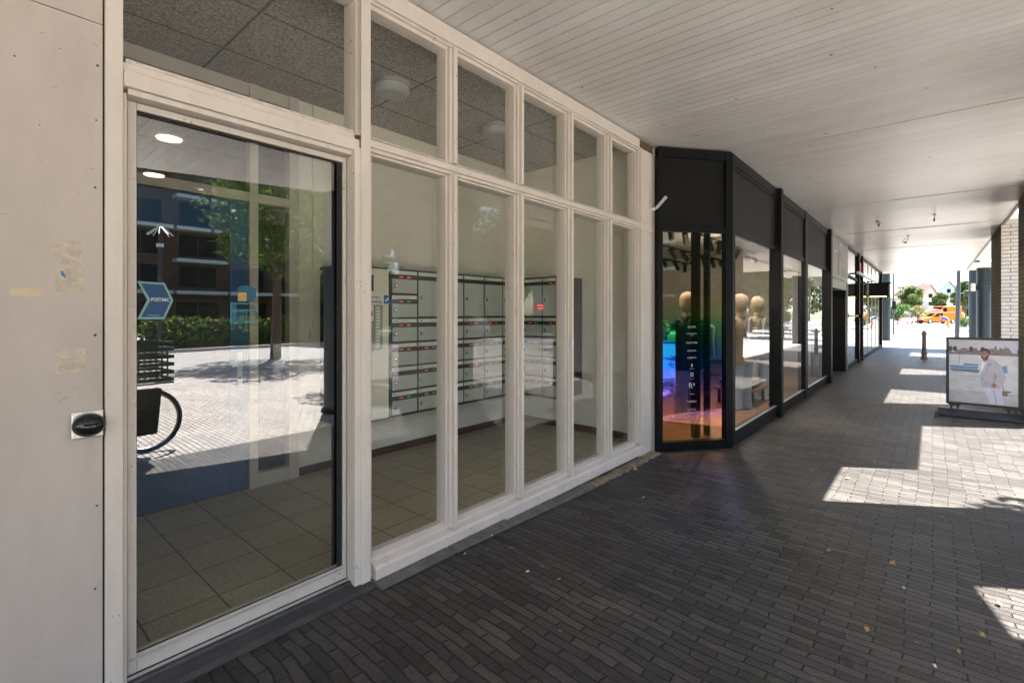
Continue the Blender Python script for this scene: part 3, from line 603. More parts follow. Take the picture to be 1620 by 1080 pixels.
# edge trim strip and outer white soffit pieces
mb = MB(); mb.box(7.20,28.2,-1.11,-1.075,3.285,3.3105)
mb.build('edge_trim', M('brown_trim',(.25,.21,.17),.5), C_)
mb = MB(); mb.box(13.3,16.4,-3.8,-1.112,3.30,3.398); mb.box(18.0,23.0,-3.0,-1.112,3.30,3.398); mb.box(25.2,28.2,-2.2,-1.112,3.30,3.398); mb.build('outer_soffit', M('outer_soffit',(.66,.63,.58),.5), C_)
mb = MB()
for x in (5.9,9.9,13.4,13.5,17.2,21.6): mb.box(x, x+.035, -1.07, 1.72 if x > 5.8 else 2.2, 3.3055, 3.3108)
mb.build('joint_strip', M('joint_strip',(.60,.57,.53),.35), C_)
mb = MB()
mb.tube((1.49,-1.28,3.3105),(1.49,-1.28,3.300),.115,.11,28); mb.tube((1.75,-3.0,3.3105),(1.75,-3.0,3.300),.115,.11,28)
mb.build('downlight', M('lit_lamp',(.9,.8,.6),.5,emit=(1,.78,.48),estr=1.6), C_)
# leftovers of removed ceiling fittings
def leftover(x, y, lab, kind):
    t = thing('ceiling_fitting', lab, 'cable remnant', (x,y,3.31), local=True)
    mb = MB()
    mb.tube((0,0,-.001),(0,0,-.010),.030,.026,14); mb.build('mounting_plate', M('dirty_plate',(.16,.14,.12),.6), t)
    mb = MB()
    if kind == 0: mb.path([(0,0,-.01),(.01,.01,-.05),(-.03,-.03,-.07)],.006,6); mb.tube((-.03,-.03,-.07),(-.03,-.03,-.12),.014,.014,8); mb.path([(0,0,-.01),(.04,-.05,-.05)],.007,6)
    elif kind == 1: mb.path([(0,0,-.01),(.02,.03,-.05),(.03,.09,-.10),(.05,.10,-.14),(.03,.04,-.16),(0,.03,-.12),(.0,-.02,-.04)],.005,6); mb.tube((.04,.07,-.13),(.03,.03,-.17),.014,.012,8)
    elif kind == 3: mb.tube((0,0,-.01),(0,0,-.02),.010,.008,8)
    else: mb.path([(0,0,-.01),(0,.004,-.09)],.006,6); mb.tube((0,.004,-.07),(0,.004,-.13),.011,.011,8)
    mb.build('cable', M('dark_cable',(.06,.05,.045),.6), t)
leftover(11.91,.82,'small dark clamp hanging from the plank ceiling, leftmost of the ceiling remnants',0)
leftover(14.7,.43,'looped loose wires hanging from the plank ceiling, farthest of the remnants',1)
leftover(11.83,-.03,'short straight cable end hanging from the plank ceiling near the brick pillar side',2)
leftover(3.38,.33,'small brown stub on the plank ceiling at the top edge of the picture',3)

# ------------------------------------------------------------------ clothing shop front
G = thing('clothing_shop_front', 'black framed shop front with dark upper panels, angled first bay beside the white pilaster', 'shop front', (9,1.7,0))
a_, b_ = Vector((4.995,2.245,0)), Vector((5.70,1.70,0)); e1 = (b_-a_).normalized(); nrm = Vector((e1.y,-e1.x,0)); LB = (b_-a_).length
TB = Matrix(((e1.x,-nrm.x,0,a_.x),(e1.y,-nrm.y,0,a_.y),(0,0,1,0),(0,0,0,1)))   # local x along the bay, local y into the shop
def bpart(name, mat, fn, bevel=.003, parent=G, smooth=False):
    mb = MB(TB); fn(mb); return mb.build(name, mat, parent, bevel=bevel, smooth=smooth)
bpart('bay_frame', black, lambda m: (m.box(0,.055,-.02,.06,0,3.29), m.box(LB-.075,LB-.001,-.02,.06,0,3.29), m.box(.0555,LB-.0755,-.015,.06,.0,.10), m.box(.0555,LB-.0755,-.015,.06,2.385,2.45), m.box(.0555,LB-.0755,-.015,.06,3.19,3.29)))
bpart('fascia_panel', blackm, lambda m: m.box(.056,LB-.076,.005,.04,2.4505,3.1895), .004)
bpart('film_pane', irid, lambda m: m.quad((.055,.02,.10),(LB-.075,.02,.10),(LB-.075,.02,2.386),(.055,.02,2.386)), 0)
# lettering on the bay window
mb = MB()
yl = 0.0185
tx = [('OLYMP',1.345,.030,1),('CAVALLARO',1.272,.024,.9),('NAPOLI',1.252,.010,1),('DESOTO',1.172,.028,1.25),('GENSON',1.085,.024,1.1),('ALBERTO',1.008,.026,1),('TRESANTI',.885,.012,1),('PROFUOMO',.775,.010,1),('AMSTERDAM',.61,.011,1),('Cavallaro',.53,.034,.9),('SUITABLE',.44,.024,1)]
def lt(s_, size, z, sx):
    V_, F_ = text(s_, size, None, sx=sx); m_ = MB(); m_.add([TB @ Vector((.42+p[0], yl-.0005-p[2], z+p[1])) for p in V_], F_); m_.build('brand_lettering', wpr, G)
wpr = M('window_white_print',(.50,.50,.50),.5)
for s_, z, size, sx in tx: lt(s_, size*1.0, z, sx)
lt('R²', .085, .70, 1)
for bx_ in ([(.418,.426,.905,.945),(.412,.432,.915,.930)], [(.406,.440,.80,.806),(.406,.412,.8062,.84),(.434,.440,.8062,.84),(.406,.440,.8402,.846),(.417,.429,.817,.829)]):
    mb = MB(TB)
    for q in bx_: mb.box(q[0],q[1],yl-.001,yl,q[2],q[3])
    mb.build('brand_symbol', wpr, G)
SY = 1.70
def post(x, w_=.13, d=.10, z1=3.29): part('post', black, lambda m: m.box(x-w_/2, x+w_/2, SY-d, SY+.10, 0, z1), .003, G)
post(5.775,.10,.012)
post(7.86,.13,.065); post(12.38,.20,.07); post(9.92,.22,.02)
part('kick_rail', black, lambda m: (m.box(5.826,7.784,SY-.005,SY+.07,0,.16), m.box(7.936,9.809,SY-.005,SY+.07,0,.15), m.box(10.031,12.269,SY-.005,SY+.07,0,.15), m.box(12.491,14.9,SY+.30,SY+.34,0,.08)), .003, G)
part('window_head', black, lambda m: (m.box(5.826,7.784,SY-.005,SY+.07,2.40,2.46), m.box(7.936,9.809,SY-.005,SY+.07,2.40,2.46), m.box(10.031,12.269,SY-.005,SY+.07,2.40,2.46), m.box(5.826,7.784,SY-.01,SY+.07,3.17,3.29), m.box(7.936,9.809,SY-.01,SY+.07,3.17,3.29), m.box(10.031,12.269,SY-.01,SY+.07,3.17,3.29)), .003, G)
for x0, x1 in ((5.83,7.78),(7.94,9.805),(10.035,12.265)):
    part('fascia_panel', fascia_m, lambda m: (m.box(x0,x1,SY+.012,SY+.05,2.4605,3.1695)), .004, G)
    part('panel_trim', black, lambda m: (m.box(x0,x1,SY-.001,SY+.0115,3.13,3.1695), m.box(x1-.03,x1,SY-.001,SY+.0115,2.462,3.129)), .002, G)
    pane(x0-.01,x1+.01,.145,2.41,SY+.014,shopglass,G,'shop_window')
    part('window_bead', alu, lambda m: m.box(x0,x1,SY-.008,SY+.012,.1505 if x0 > 7 else .1605,.163 if x0 > 7 else .173), 0, G)
# recessed shop door 12.5 - 15
part('door_head', M('silver_head',(.25,.245,.24),.4,metal=.3), lambda m: m.box(12.492,15.25,SY-.01,SY+.30,2.08,2.30), .003, G)
sg = part('sign_panel', M('pale_sign_glass',(.15,.135,.14),.35), lambda m: m.box(12.492,15.25,SY-.02,SY+.02,2.31,3.22), .003, G)
def statue(m):
    y = SY-.022
    def ln(a, b, r=.012): m.tube((a[0],y,a[1]),(b[0],y,b[1]),r*1.6,r*1.6,6)
    c = 13.85
    pts = [(-.10,2.42),(-.10,2.70),(-.16,2.92),(-.18,3.0),(-.07,3.02),(-.05,3.1),(0,3.14),(.05,3.1),(.07,3.02),(.18,3.0),(.30,2.90),(.62,2.78)]
    pts2 = [(.14,2.90),(.10,2.70),(.12,2.42)]; pts3 = [(-.16,2.95),(-.40,2.94),(-.85,2.90)]
    for q in (pts, pts3[::-1]+[(-.14,2.93)], [(.18,2.99)]+pts2, [(-.10,2.42),(.12,2.42)], [(0,2.42),(0,2.75)]):
        for p0, p1 in zip(q, q[1:]): ln((c+p0[0],p0[1]),(c+p1[0],p1[1]))
part('figure_outline', M('etched_white',(.50,.50,.50),.5), statue, 0, sg)
dr = part('shop_door', black, lambda m: (m.box(12.55,12.63,SY+.301,SY+.35,.0805,2.08), m.box(13.62,13.70,SY+.301,SY+.35,.0805,2.08), m.box(13.72,13.80,SY+.301,SY+.35,.0805,2.08), m.box(14.78,14.86,SY+.301,SY+.35,.0805,2.08), m.box(12.6305,13.6195,SY+.301,SY+.35,1.98,2.08), m.box(13.8005,14.7795,SY+.301,SY+.35,1.98,2.08), m.box(12.6305,13.6195,SY+.301,SY+.35,.0805,.2), m.box(13.8005,14.7795,SY+.301,SY+.35,.0805,.2)), .003, G)
pane(12.63,13.62,.2,1.98,SY+.33,shopglass,dr,'door_pane'); pane(13.80,14.78,.2,1.98,SY+.33,shopglass,dr,'door_pane')
part('door_handle', alu, lambda m: (m.tube((13.60,SY+.25,.9),(13.60,SY+.25,1.3),.018,.018,10), m.tube((13.82,SY+.25,.9),(13.82,SY+.25,1.3),.018,.018,10)), 0, dr)
part('reveal', black, lambda m: m.box(15.0,15.25,SY-.02,SY+.35,0,2.079), .003, G)
# second shop further on
G2 = thing('slim_window_front', 'row of tall narrow panes in slim silver and black frames beyond the clothing shop door', 'shop front', (20,1.7,0))
gp = [15.55,17.9,18.9,21.0,22.4,24.0,25.4,26.6]
for i, x in enumerate(gp):
    big = x in (17.9, 18.9, 26.6)
    part('frame_post', black if big else M('slim_silver_frame',(.30,.30,.30),.35,metal=.5), lambda m: m.box(x-(.12 if big else .05), x+(.12 if big else .05), SY-(.05 if big else .008), SY+.08, 0, 3.29), .003, G2)
for x0, x1 in zip(gp, gp[1:]):
    a0, a1 = x0+.125, x1-.125
    pane(a0-.08,a1+.08,.13,2.45,SY+.005,shopglass,G2,'tall_pane'); pane(a0-.08,a1+.08,2.53,3.2,SY+.005,shopglass,G2,'top_pane')
    for c0, c1 in ((0,.13),(2.44,2.53),(3.2,3.29)): part('frame_rail', black, lambda m: m.box(a0,a1,SY-.01,SY+.07,c0,c1), .002, G2)
part('red_label', red_p, lambda m: m.box(18.15,18.6,SY-.02,SY-.011,2.75,3.05), 0, G2)
part('corner_post', blackm, lambda m: m.box(26.725,26.88,1.72,2.3,0,3.30), .004, G2)
t = thing('awning_rail', 'slim white awning rail with a dark bracket above the far shop panes', 'awning rail', (19,1.6,2.5))
mb = MB(); mb.box(15.7,20.6,1.46,1.52,2.545,2.60); mb.build('rail', whiteplas, t)
mb = MB(); mb.box(15.75,15.81,1.521,1.69,2.53,2.57); mb.box(20.4,20.46,1.521,1.69,2.54,2.58); mb.build('bracket', black, t)
t = thing('projecting_sign', 'black box sign projecting from the far shop front, with a warm light under it', 'sign', (21,1.4,2.3))
mb = MB(); mb.box(20.9,21.1,1.12,1.665,2.08,2.50); mb.box(20.88,21.12,1.06,1.667,2.5005,2.545); mb.build('box', blackm, t, bevel=.004)
mb = MB(); mb.box(20.92,21.08,1.2,1.64,2.062,2.0795); mb.build('light_strip', M('lit_strip',(.9,.6,.2),.5,emit=(1,.55,.15),estr=2.2), t)
t = thing('wall_lamp', 'white angled lamp head on an arm just past the black box sign', 'lamp', (24,1.2,2.2))
mb = MB(); mb.T = Matrix.Translation((24,1.02,2.22)) @ Matrix.Rotation(R(-22),4,'X'); mb.box(-.12,.12,-.14,.14,-.04,.05); mb.build('lamp_head', whiteplas, t, bevel=.01)
mb = MB(); mb.box(23.97,24.03,1.24,1.66,2.13,2.17); mb.build('arm', black, t)
t = thing('wall_box', 'small dark box on a stub at the frame of the far shop', 'wall box', (17.0,1.6,1.45))
mb = MB(); mb.box(16.9,17.1,1.50,1.58,1.36,1.48); mb.build('box', blackm, t, bevel=.006); mb = MB(); mb.box(16.97,17.03,1.581,1.70,1.40,1.44); mb.build('stub', alu, t)

# ------------------------------------------------------------------ shop interior
K = thing('shop_interior', 'inside of the clothing shop, wood floor and pale ceiling, behind the dark framed windows', 'room', (9,4,0))
part('floor', wood, lambda m: m.prism([(5.03,2.24),(5.03,8.3),(15.2,8.3),(15.2,2.1),(12.48,2.1),(12.48,1.79),(5.70,1.79)], .09, 2, .01), 0, K)
part('ceiling', M('shop_ceiling',(.55,.53,.49),.8), lambda m: m.prism([(5.03,2.3),(5.03,8.3),(15.2,8.3),(15.2,1.81),(5.74,1.81)], 3.298, 2, 3.24), 0, K)
part('back_wall', M('shop_wall_warm',(.42,.34,.26),.8), lambda m: m.box(5.03,15.2,8.305,8.4,0,3.24), 0, K)
part('side_wall', M('shop_wall_white',(.6,.57,.52),.8), lambda m: (m.box(4.935,5.028,2.43,8.4,0,3.239), m.box(15.251,15.35,2.1,8.4,0,3.239)), 0, K)
part('inner_post', blackm, lambda m: (m.box(5.52,5.60,2.00,2.08,.091,3.239), m.box(5.72,5.78,1.95,2.01,.091,3.239)), 0, K)
# far shop interior is dim
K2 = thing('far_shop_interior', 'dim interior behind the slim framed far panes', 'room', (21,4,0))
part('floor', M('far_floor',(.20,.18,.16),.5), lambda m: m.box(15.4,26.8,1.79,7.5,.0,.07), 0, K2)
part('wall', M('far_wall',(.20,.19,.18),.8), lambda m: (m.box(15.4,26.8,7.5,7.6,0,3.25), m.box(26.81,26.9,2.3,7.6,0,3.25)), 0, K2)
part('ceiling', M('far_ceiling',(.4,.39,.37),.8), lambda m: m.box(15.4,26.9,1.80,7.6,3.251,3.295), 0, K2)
# track lights
def track(p0, p1, n, lab):
    t = thing('track_light', lab, 'track light', p0, group='ceiling track lights in the shop', local=True)
    d = Vector(p1)-Vector(p0); mb = MB(); mb.tube((0,0,0), d, .022, .022, 4); mb.build('rail', blackm, t)
    for i in range(n):
        c = d*((i+.5)/n); mb = MB(); mb.box(c.x-.07,c.x+.07,c.y-.07,c.y+.07,-.055,-.02); mb.tube((c.x,c.y,-.05),(c.x,c.y,-.12),.012,.012,6)
        a2 = random.uniform(0,6.28); q = Vector((math.cos(a2)*.11, math.sin(a2)*.11, -.15)); c2 = Vector((c.x,c.y,-.10))
        mb.tube(c2-q*.15, c2+q, .052, .052, 12); mb.build('spot_head', blackm, t)
track((5.25,2.75,3.02),(6.2,2.35,3.02),3,'black track light nearest the angled bay window')
track((5.25,3.4,3.02),(13.5,3.4,3.02),13,'long black track light in the middle of the shop')
track((5.25,4.6,3.02),(14.8,4.6,3.02),14,'long black track light, third from the windows')
track((6.25,5.7,3.02),(15.0,5.7,3.02),12,'long black track light, fourth from the windows')
track((7.25,7.0,3.02),(15.0,7.0,3.02),11,'long black track light farthest from the windows')
track((6.3,2.5,3.02),(12.0,2.5,3.02),7,'long black track light just behind the front windows')
lm = bpy.data.lights
for x, y in ((6.45,2.55),(7.35,1.98),(8.55,1.98),(6.6,5.5),(9.5,6.0),(12.5,4.5)):
    l = lm.new('spot_lamp', 'SPOT'); l.energy = 20; l.color = (1,.84,.66); l.spot_size = R(72); l.spot_blend = .7; l.shadow_soft_size = .06
    o = bpy.data.objects.new('spot_lamp', l); COL.objects.link(o); o.location = (x,y,2.80)
for x, y in ((6.3,3.3),(8.6,3.0),(11.0,3.2)):  # fill lights without fixtures, added to brighten the shop interior
    l = lm.new('shop_fill_light', 'POINT'); l.energy = 14; l.color = (1,.86,.70); l.shadow_soft_size = .12
    o = bpy.data.objects.new('shop_fill_light', l); COL.objects.link(o); o.location = (x,y,2.45)
# back shelves
shelfm = M('shelf_black',(.015,.014,.013),.5); glowm = M('shelf_backlight',(.6,.4,.2),.6,emit=(1,.62,.28),estr=.22)
cloths = [M('cloth%d'%i, c, .9, var=.1, scale=20) for i, c in enumerate([(.05,.06,.10),(.45,.42,.38),(.25,.18,.12),(.55,.55,.55),(.10,.15,.28),(.30,.08,.08),(.02,.02,.02)])]
for name_, x0, x1, side, lab in (('shelf_unit',5.3,8.2,'left','black open shelf unit with backlit bays, at the left of the shop back wall'),('shelf_unit',8.6,12.0,'right','black open shelf unit with backlit bays, at the right of the shop back wall')):
    t = thing(name_, lab, 'shelf unit', ((x0+x1)/2,8.1,.09), group='shelf units along the shop back wall')
    n = 5; wq = (x1-x0)/n; mb = MB()
    for i in range(n+1): mb.box(x0+i*wq-.02,x0+i*wq+.02,7.75,8.29,.091,2.5)
    mb.build('upright', shelfm, t)
    mb = MB()
    for z in (.3,.9,1.35,1.8,2.2): 
        for i in range(n): mb.box(x0+i*wq+.021,x0+(i+1)*wq-.021,7.78,8.29,z,z+.03)
    mb.build('shelf', shelfm, t)
    mb = MB()
    for i in range(n): mb.box(x0+i*wq+.03,x0+(i+1)*wq-.03,8.29,8.30,1.42,2.15)
    mb.build('backlight', glowm, t)
    for i in range(n):
        for z in (.33,.93,1.38,1.83):
            if random.random() < .8:
                mb = MB(); zz = z
                for k in range(random.randint(2,4)):
                    mb.mat(k % 2); mb.box(x0+i*wq+.08,x0+(i+1)*wq-.10+random.uniform(-.04,.02),7.82,8.2,zz,zz+.05); zz += .054
                o = mb.build('folded_clothes', [random.choice(cloths), random.choice(cloths)], None, bevel=.012)
                tag(o, 'folded clothes in the %s shelf unit, %s bay from left, %s shelf' % (side, ['first','second','third','fourth','fifth'][i], {.33:'lowest',.93:'second lowest',1.38:'middle',1.83:'highest'}[z]), 'clothes', 'folded clothes on the back shelves')
# clothes rails
def clothes_rail(x, y, lab):
    t = thing('clothes_rail', lab, 'clothes rail', (x,y,.09), group='clothes rails inside the shop', local=True)
    mb = MB(); mb.path([(-.6,0,0),(-.6,0,1.25),(.6,0,1.25),(.6,0,0)],.014,8); mb.tube((-.6,-.25,.01),(-.6,.25,.01),.014,.014,8); mb.tube((.6,-.25,.01),(.6,.25,.01),.014,.014,8); mb.build('rail_frame', black, t)
    for i in range(13):
        xx = -.52+i*.086; mb = MB(); mb.loft([((xx,0,.35+random.uniform(0,.12)),.034,.23),((xx,0,.8),.030,.21),((xx,0,1.10),.028,.22),((xx,0,1.18),.02,.08),((xx,0,1.22),.008,.02)],12); mb.build('garment', random.choice(cloths), t, smooth=True)
clothes_rail(8.6,3.6,'clothes rail of hanging garments behind the second shop window'); clothes_rail(6.9,4.4,'clothes rail of hanging garments deep behind the angled bay window'); clothes_rail(10.8,3.9,'clothes rail of hanging garments behind the third shop window')
# mannequins
def mannequin(x, y, rz, jc, tc_, lab, shirt):
    t = thing('mannequin', lab, 'mannequin', (x,y,.09), rz, group='dressed mannequins in the shop window', local=True)
    # local: faces -y
    mb = MB(); secs = []
    for i in range(15):
        u = i/14; z = 1.42+.275*u; prof = math.sin(math.pi*min(1,max(0,(u*.93+.07))))**.55 if u < .5 else math.sqrt(max(0.0004,1-((u-.5)/.5)**2.6))
        secs.append(((0,-.012*math.sin(u*3.1),z), (.098*max(.12,prof)), .116*max(.12,prof)))
    mb.loft([((0,0,1.30),.062,.062),((0,0,1.36),.052,.054),((0,0,1.415),.050,.055)]+secs, 26); mb.build('head', M('mannequin_cream',(.36,.27,.19),.6,var=.06), t, smooth=True)
    mb = MB(); P_ = .8
    mb.loft([((0,.0,.66),.205,.135,0,P_),((0,0,.80),.200,.135,0,P_),((0,0,.95),.180,.118,0,P_),((0,0,1.10),.195,.125,0,P_),((0,0,1.22),.215,.120,0,P_),((0,.005,1.29),.190,.10,0,P_),((0,.008,1.33),.12,.075,0,P_),((0,.01,1.36),.075,.065,0,P_)], 30)
    for s_ in (-1,1):
        mb.loft([((s_*.265,-.04,.68),.042,.045),((s_*.270,-.01,.85),.052,.056),((s_*.262,.02,1.0),.058,.062),((s_*.245,.015,1.15),.064,.068),((s_*.215,.005,1.26),.066,.072),((s_*.17,.005,1.32),.05,.06)], 14)
    mb.build('jacket', jc, t, smooth=True)
    mb = MB(); mb.prism([(-.055,1.34),(0,.98),(.055,1.34),(.0,1.30)], -.130, 1, -.122); mb.build('shirt_front', shirt, t)
    mb = MB(); mb.prism([(-.06,1.345),(-.10,1.20),(-.012,.93),(-.028,1.18)], -.142, 1, -.126); mb.prism([(.06,1.345),(.10,1.20),(.012,.93),(.028,1.18)], -.142, 1, -.126); mb.build('lapel', jc, t)
    mb = MB()
    for s_ in (-1,1): mb.loft([((s_*.10,-.01,.03),.075,.095),((s_*.10,0,.2),.080,.092),((s_*.10,0,.45),.09,.10),((s_*.095,0,.66),.098,.12),((s_*.08,0,.80),.10,.125)], 16)
    mb.build('trousers', tc_, t, smooth=True)
    mb = MB(); mb.tube((0,0,.002),(0,0,.012),.20,.20,24); mb.build('base_plate', alu, t)
    return t
beige = M('beige_jacket',(.26,.19,.12),.9,var=.12,scale=30,bmp=.002,bscale=200); navy = M('navy_jacket',(.025,.032,.055),.85); lightpant = M('light_trousers',(.42,.43,.44),.85,var=.15); greyj = M('taupe_jacket',(.27,.22,.17),.9); jean = M('washed_trousers',(.30,.33,.38),.85,var=.15); shirtw = M('white_shirt',(.75,.75,.74),.8)
mannequin(6.42,2.47,R(-32),navy,lightpant,'cream headed mannequin in a dark navy jacket and light trousers, behind the angled bay window',shirtw)
mannequin(7.55,2.12,R(-20),beige,jean,'cream headed mannequin in a beige jacket, left part of the first straight shop window',shirtw)
mannequin(8.85,2.22,R(-35),greyj,lightpant,'mannequin in a taupe jacket, farthest right of the mannequins, near the first black post',shirtw)
t = thing('display_plinth','white display plinth standing behind the second straight shop window','plinth',(9.0,2.2,.09))
mb = MB(); mb.box(9.15,9.75,2.15,2.75,.091,.84); mb.build('block', whiteplas, t, bevel=.005); mb = MB(); mb.box(9.13,9.77,2.13,2.77,.8405,.87); mb.build('plinth_top', whiteplas, t, bevel=.003)
t = thing('display_table','low wooden display table behind the first straight shop window','table',(7.1,2.5,.09))
mb = MB(); mb.box(7.9,8.6,2.0,2.6,.30,.34); mb.build('tabletop', wood, t, bevel=.004)
for x in (7.94,8.53):
    for y in (2.04,2.53): mb = MB(); mb.box(x,x+.04,y,y+.04,.091,.2995); mb.build('leg', black, t)
for i, (x,y,z) in enumerate([(7.98,2.05,.3405),(8.3,2.08,.3405),(8.0,2.35,.3405)]):
    mb = MB()
    for k in range(3): mb.mat(k%2); mb.box(x,x+.26,y,y+.22,z+k*.042,z+k*.042+.038)
    tag(mb.build('folded_clothes',[cloths[(i*2)%7],cloths[(i*3+1)%7]],None,bevel=.012), ['stack of folded clothes at the near left of the low display table','stack of folded clothes at the far end of the low display table','stack of folded clothes at the back of the low display table'][i],'clothes')

# ------------------------------------------------------------------ arcade pillars
wb = brick_mat('lit_white_brick', (.60,.57,.53), (.68,.65,.61), (.20,.18,.16), .30, .075, .007, 'yz', rough=.8, bmp=.004)
wb2 = brick_mat('shaded_brick', (.17,.15,.09), (.21,.19,.12), (.06,.05,.04), .30, .075, .007, 'xz', rough=.85, bmp=.004)  # same brick, shade of the inner face put into its colour
def brick_pillar(x0, x1, y0, y1, lab):
    t = thing('brick_pillar', lab, 'pillar', ((x0+x1)/2,(y0+y1)/2,0))
    mb = MB()
    mb.mat(0).quad((x0,y0,0),(x0,y1,0),(x0,y1,3.3105),(x0,y0,3.3105)); mb.quad((x1,y1,0),(x1,y0,0),(x1,y0,3.3105),(x1,y1,3.3105))
    mb.mat(1).quad((x0,y1,0),(x1,y1,0),(x1,y1,3.3105),(x0,y1,3.3105)); mb.quad((x1,y0,0),(x0,y0,0),(x0,y0,3.3105),(x1,y0,3.3105)); mb.mat(0).quad((x0,y0,3.3105),(x0,y1,3.3105),(x1,y1,3.3105),(x1,y0,3.3105))
    mb.build('shaft', [wb, wb2], t)
    mb = MB(); mb.box(x0-.03,x1+.03,y0-.03,y1+.03,-.02,.12); mb.build('foot', bluestone, t, bevel=.01)
brick_pillar(14.05,16.3,-3.6,-1.065,'white brick pillar with its inner face coloured darker for shade, standing behind the poster stand')
def round_col(x, y, r, lab, h=3.31):
    t = thing('steel_column', lab, 'column', (x,y,0), group='round teal steel columns', local=True)
    mb = MB(); mb.tube((0,0,.06),(0,0,h),r,r,40); mb.build('shaft', teal, t, smooth=True)
    mb = MB(); mb.tube((0,0,0),(0,0,.06),r*1.12,r*1.08,40); mb.build('foot_ring', blackm, t, smooth=True)
    mb = MB(); mb.tube((0,0,2.55),(0,0,2.58),r*1.015,r*1.015,40); mb.build('band', steelgrey, t, smooth=True)
    return t
brick_pillar(4.76,5.66,-1.85,-1.04,'brick pillar just outside the right edge of the photo, nearest the camera')
brick_pillar(9.58,11.28,-1.655,-1.05,'brick pillar outside the right edge of the photo, beside the poster stand')
round_col(4.02,-2.15,.33,'teal steel column outside the right edge of the photo, close to the brick pillar',3.31)
cc = round_col(27.1,-1.56,.22,'dark teal steel column next to the white brick pillar, carrying a small white lamp',3.31)
round_col(33.7,1.98,.25,'blue-teal steel column in the sun just beyond the last shop post',6.0)
round_col(36.9,-1.75,.24,'teal steel column outside in the sun, beyond the arcade end at right',6.0)
t = thing('column_lamp','small white lamp on the side of the dark teal column','lamp',(27.05,-1.25,2.4))
mb = MB(); mb.tube((27.02,-1.25,2.38),(27.02,-1.25,2.66),.075,.075,16); mb.tube((27.02,-1.25,2.66),(27.02,-1.25,2.70),.075,.05,16); mb.build('lamp_body', whiteplas, t, smooth=True); mb = MB(); mb.box(27.0,27.1,-1.34,-1.30,2.45,2.6); mb.build('bracket', blackm, t)
# thin pole
p = P(1413.3,33); t = thing('sign_pole','thin grey-blue pole just right of the sunlit teal column','pole',p,local=True)
mb = MB(); mb.tube((0,0,0),(0,0,6),.05,.045,12); mb.build('pole', steelgrey, t, smooth=True); mb = MB(); mb.box(-.14,-.05,-.14,.06,1.75,2.3); mb.build('control_box', blackm, t, bevel=.01)
# lamp post
p = P(1514,26); t = thing('street_lamp','grey steel street lamp post slightly leaning, behind the poster stand','street lamp',p,local=True)
mb = MB(); mb.tube((0,0,0),(.05,-.08,4.2),.11,.085,16); mb.tube((.05,-.08,4.2),(.16,-.35,7.5),.085,.06,12); mb.build('post', M('lamp_post_grey',(.05,.06,.075),.5), t, smooth=True)
mb = MB(); mb.tube((0,0,0),(0,0,.06),.17,.15,16); mb.build('foot', steelgrey, t); mb = MB(); mb.tube((.03,-.02,2.55),(.34,-.36,2.55),.02,.02,8); mb.box(.28,.46,-.50,-.30,2.46,2.64); mb.build('bracket', steelgrey, t)
mb = MB(); mb.path([(.16,-.35,7.5),(.3,-.1,7.9),(.6,.6,8.0)],.05,10); mb.build('arm', steelgrey, t)
# bollard
def bollard(x, y, lab, group):
    t = thing('bollard', lab, 'bollard', (x,y,0), group=group, local=True); bm_ = M('bollard_brown',(.13,.11,.09),.6)
    mb = MB(); mb.loft([((0,0,0),.10,.10),((0,0,.04),.10,.10),((0,0,.06),.07,.07),((0,0,.17),.066,.066),((0,0,.19),.082,.082),((0,0,.22),.082,.082),((0,0,.24),.062,.062),((0,0,.78),.056,.056)],24); mb.build('shaft', bm_, t, smooth=True)
    mb = MB(); mb.loft([((0,0,.78),.08,.08),((0,0,.82),.086,.086),((0,0,.84),.055,.055),((0,0,.88),.06,.06),((0,0,.93),.03,.03)],24)
    for k in range(4): a3 = k*math.pi/2; mb.tube((.09*math.cos(a3),.09*math.sin(a3),.80),(.135*math.cos(a3),.135*math.sin(a3),.80),.018,.022,8)
    mb.build('crown', bm_, t, smooth=True); return t
bollard(20.8,.2,'brown crowned bollard standing at the sunny end of the arcade',None)

# ------------------------------------------------------------------ poster stand
t = thing('poster_stand','black framed pavement poster stand with a picture of a man in a white suit','poster stand',(9.77,-.55,0))
X0, yl_, yr_, zb, zt_ = 9.75, -.155, -.945, .155, 1.145
fm = M('stand_black',(.022,.021,.02),.35)
mb = MB(); w_ = .034
mb.box(X0-.02,X0+.02,yr_,yl_,zt_-w_,zt_); mb.box(X0-.02,X0+.02,yr_,yl_,zb,zb+w_); mb.box(X0-.02,X0+.02,yl_-w_,yl_,zb+w_+.0005,zt_-w_-.0005); mb.box(X0-.02,X0+.02,yr_,yr_+w_,zb+w_+.0005,zt_-w_-.0005); mb.build('frame', fm, t, bevel=.004)
for y in (yl_-.06,yl_-.13,yr_+.06,yr_+.13): mb = MB(); mb.box(X0-.015,X0+.015,y-.012,y+.012,.085,.1545); mb.build('leg', fm, t)
mb = MB(); mb.prism([(yl_-.02,.1545),(yl_-.17,.1545),(yl_-.145,.130),(yl_-.045,.130)], X0+.012, 0, X0-.012); mb.prism([(yr_+.02,.1545),(yr_+.17,.1545),(yr_+.145,.130),(yr_+.045,.130)], X0+.012, 0, X0-.012); mb.build('foot_bracket', fm, t)
mb = MB(); mb.prism([(X0-.27,.0),(X0-.27,.04),(X0-.09,.095),(X0+.09,.095),(X0+.27,.04),(X0+.27,.0)], yl_+.09, 1, yr_-.09); mb.build('base', M('stand_base',(.022,.026,.032),.45,var=.2), t, bevel=.012)
mb = MB(); mb.tube((X0-.2,yl_+.092,.05),(X0-.2,yl_+.13,.05),.045,.045,20); mb.build('wheel', M('wheel_grey',(.2,.18,.15),.6), t)
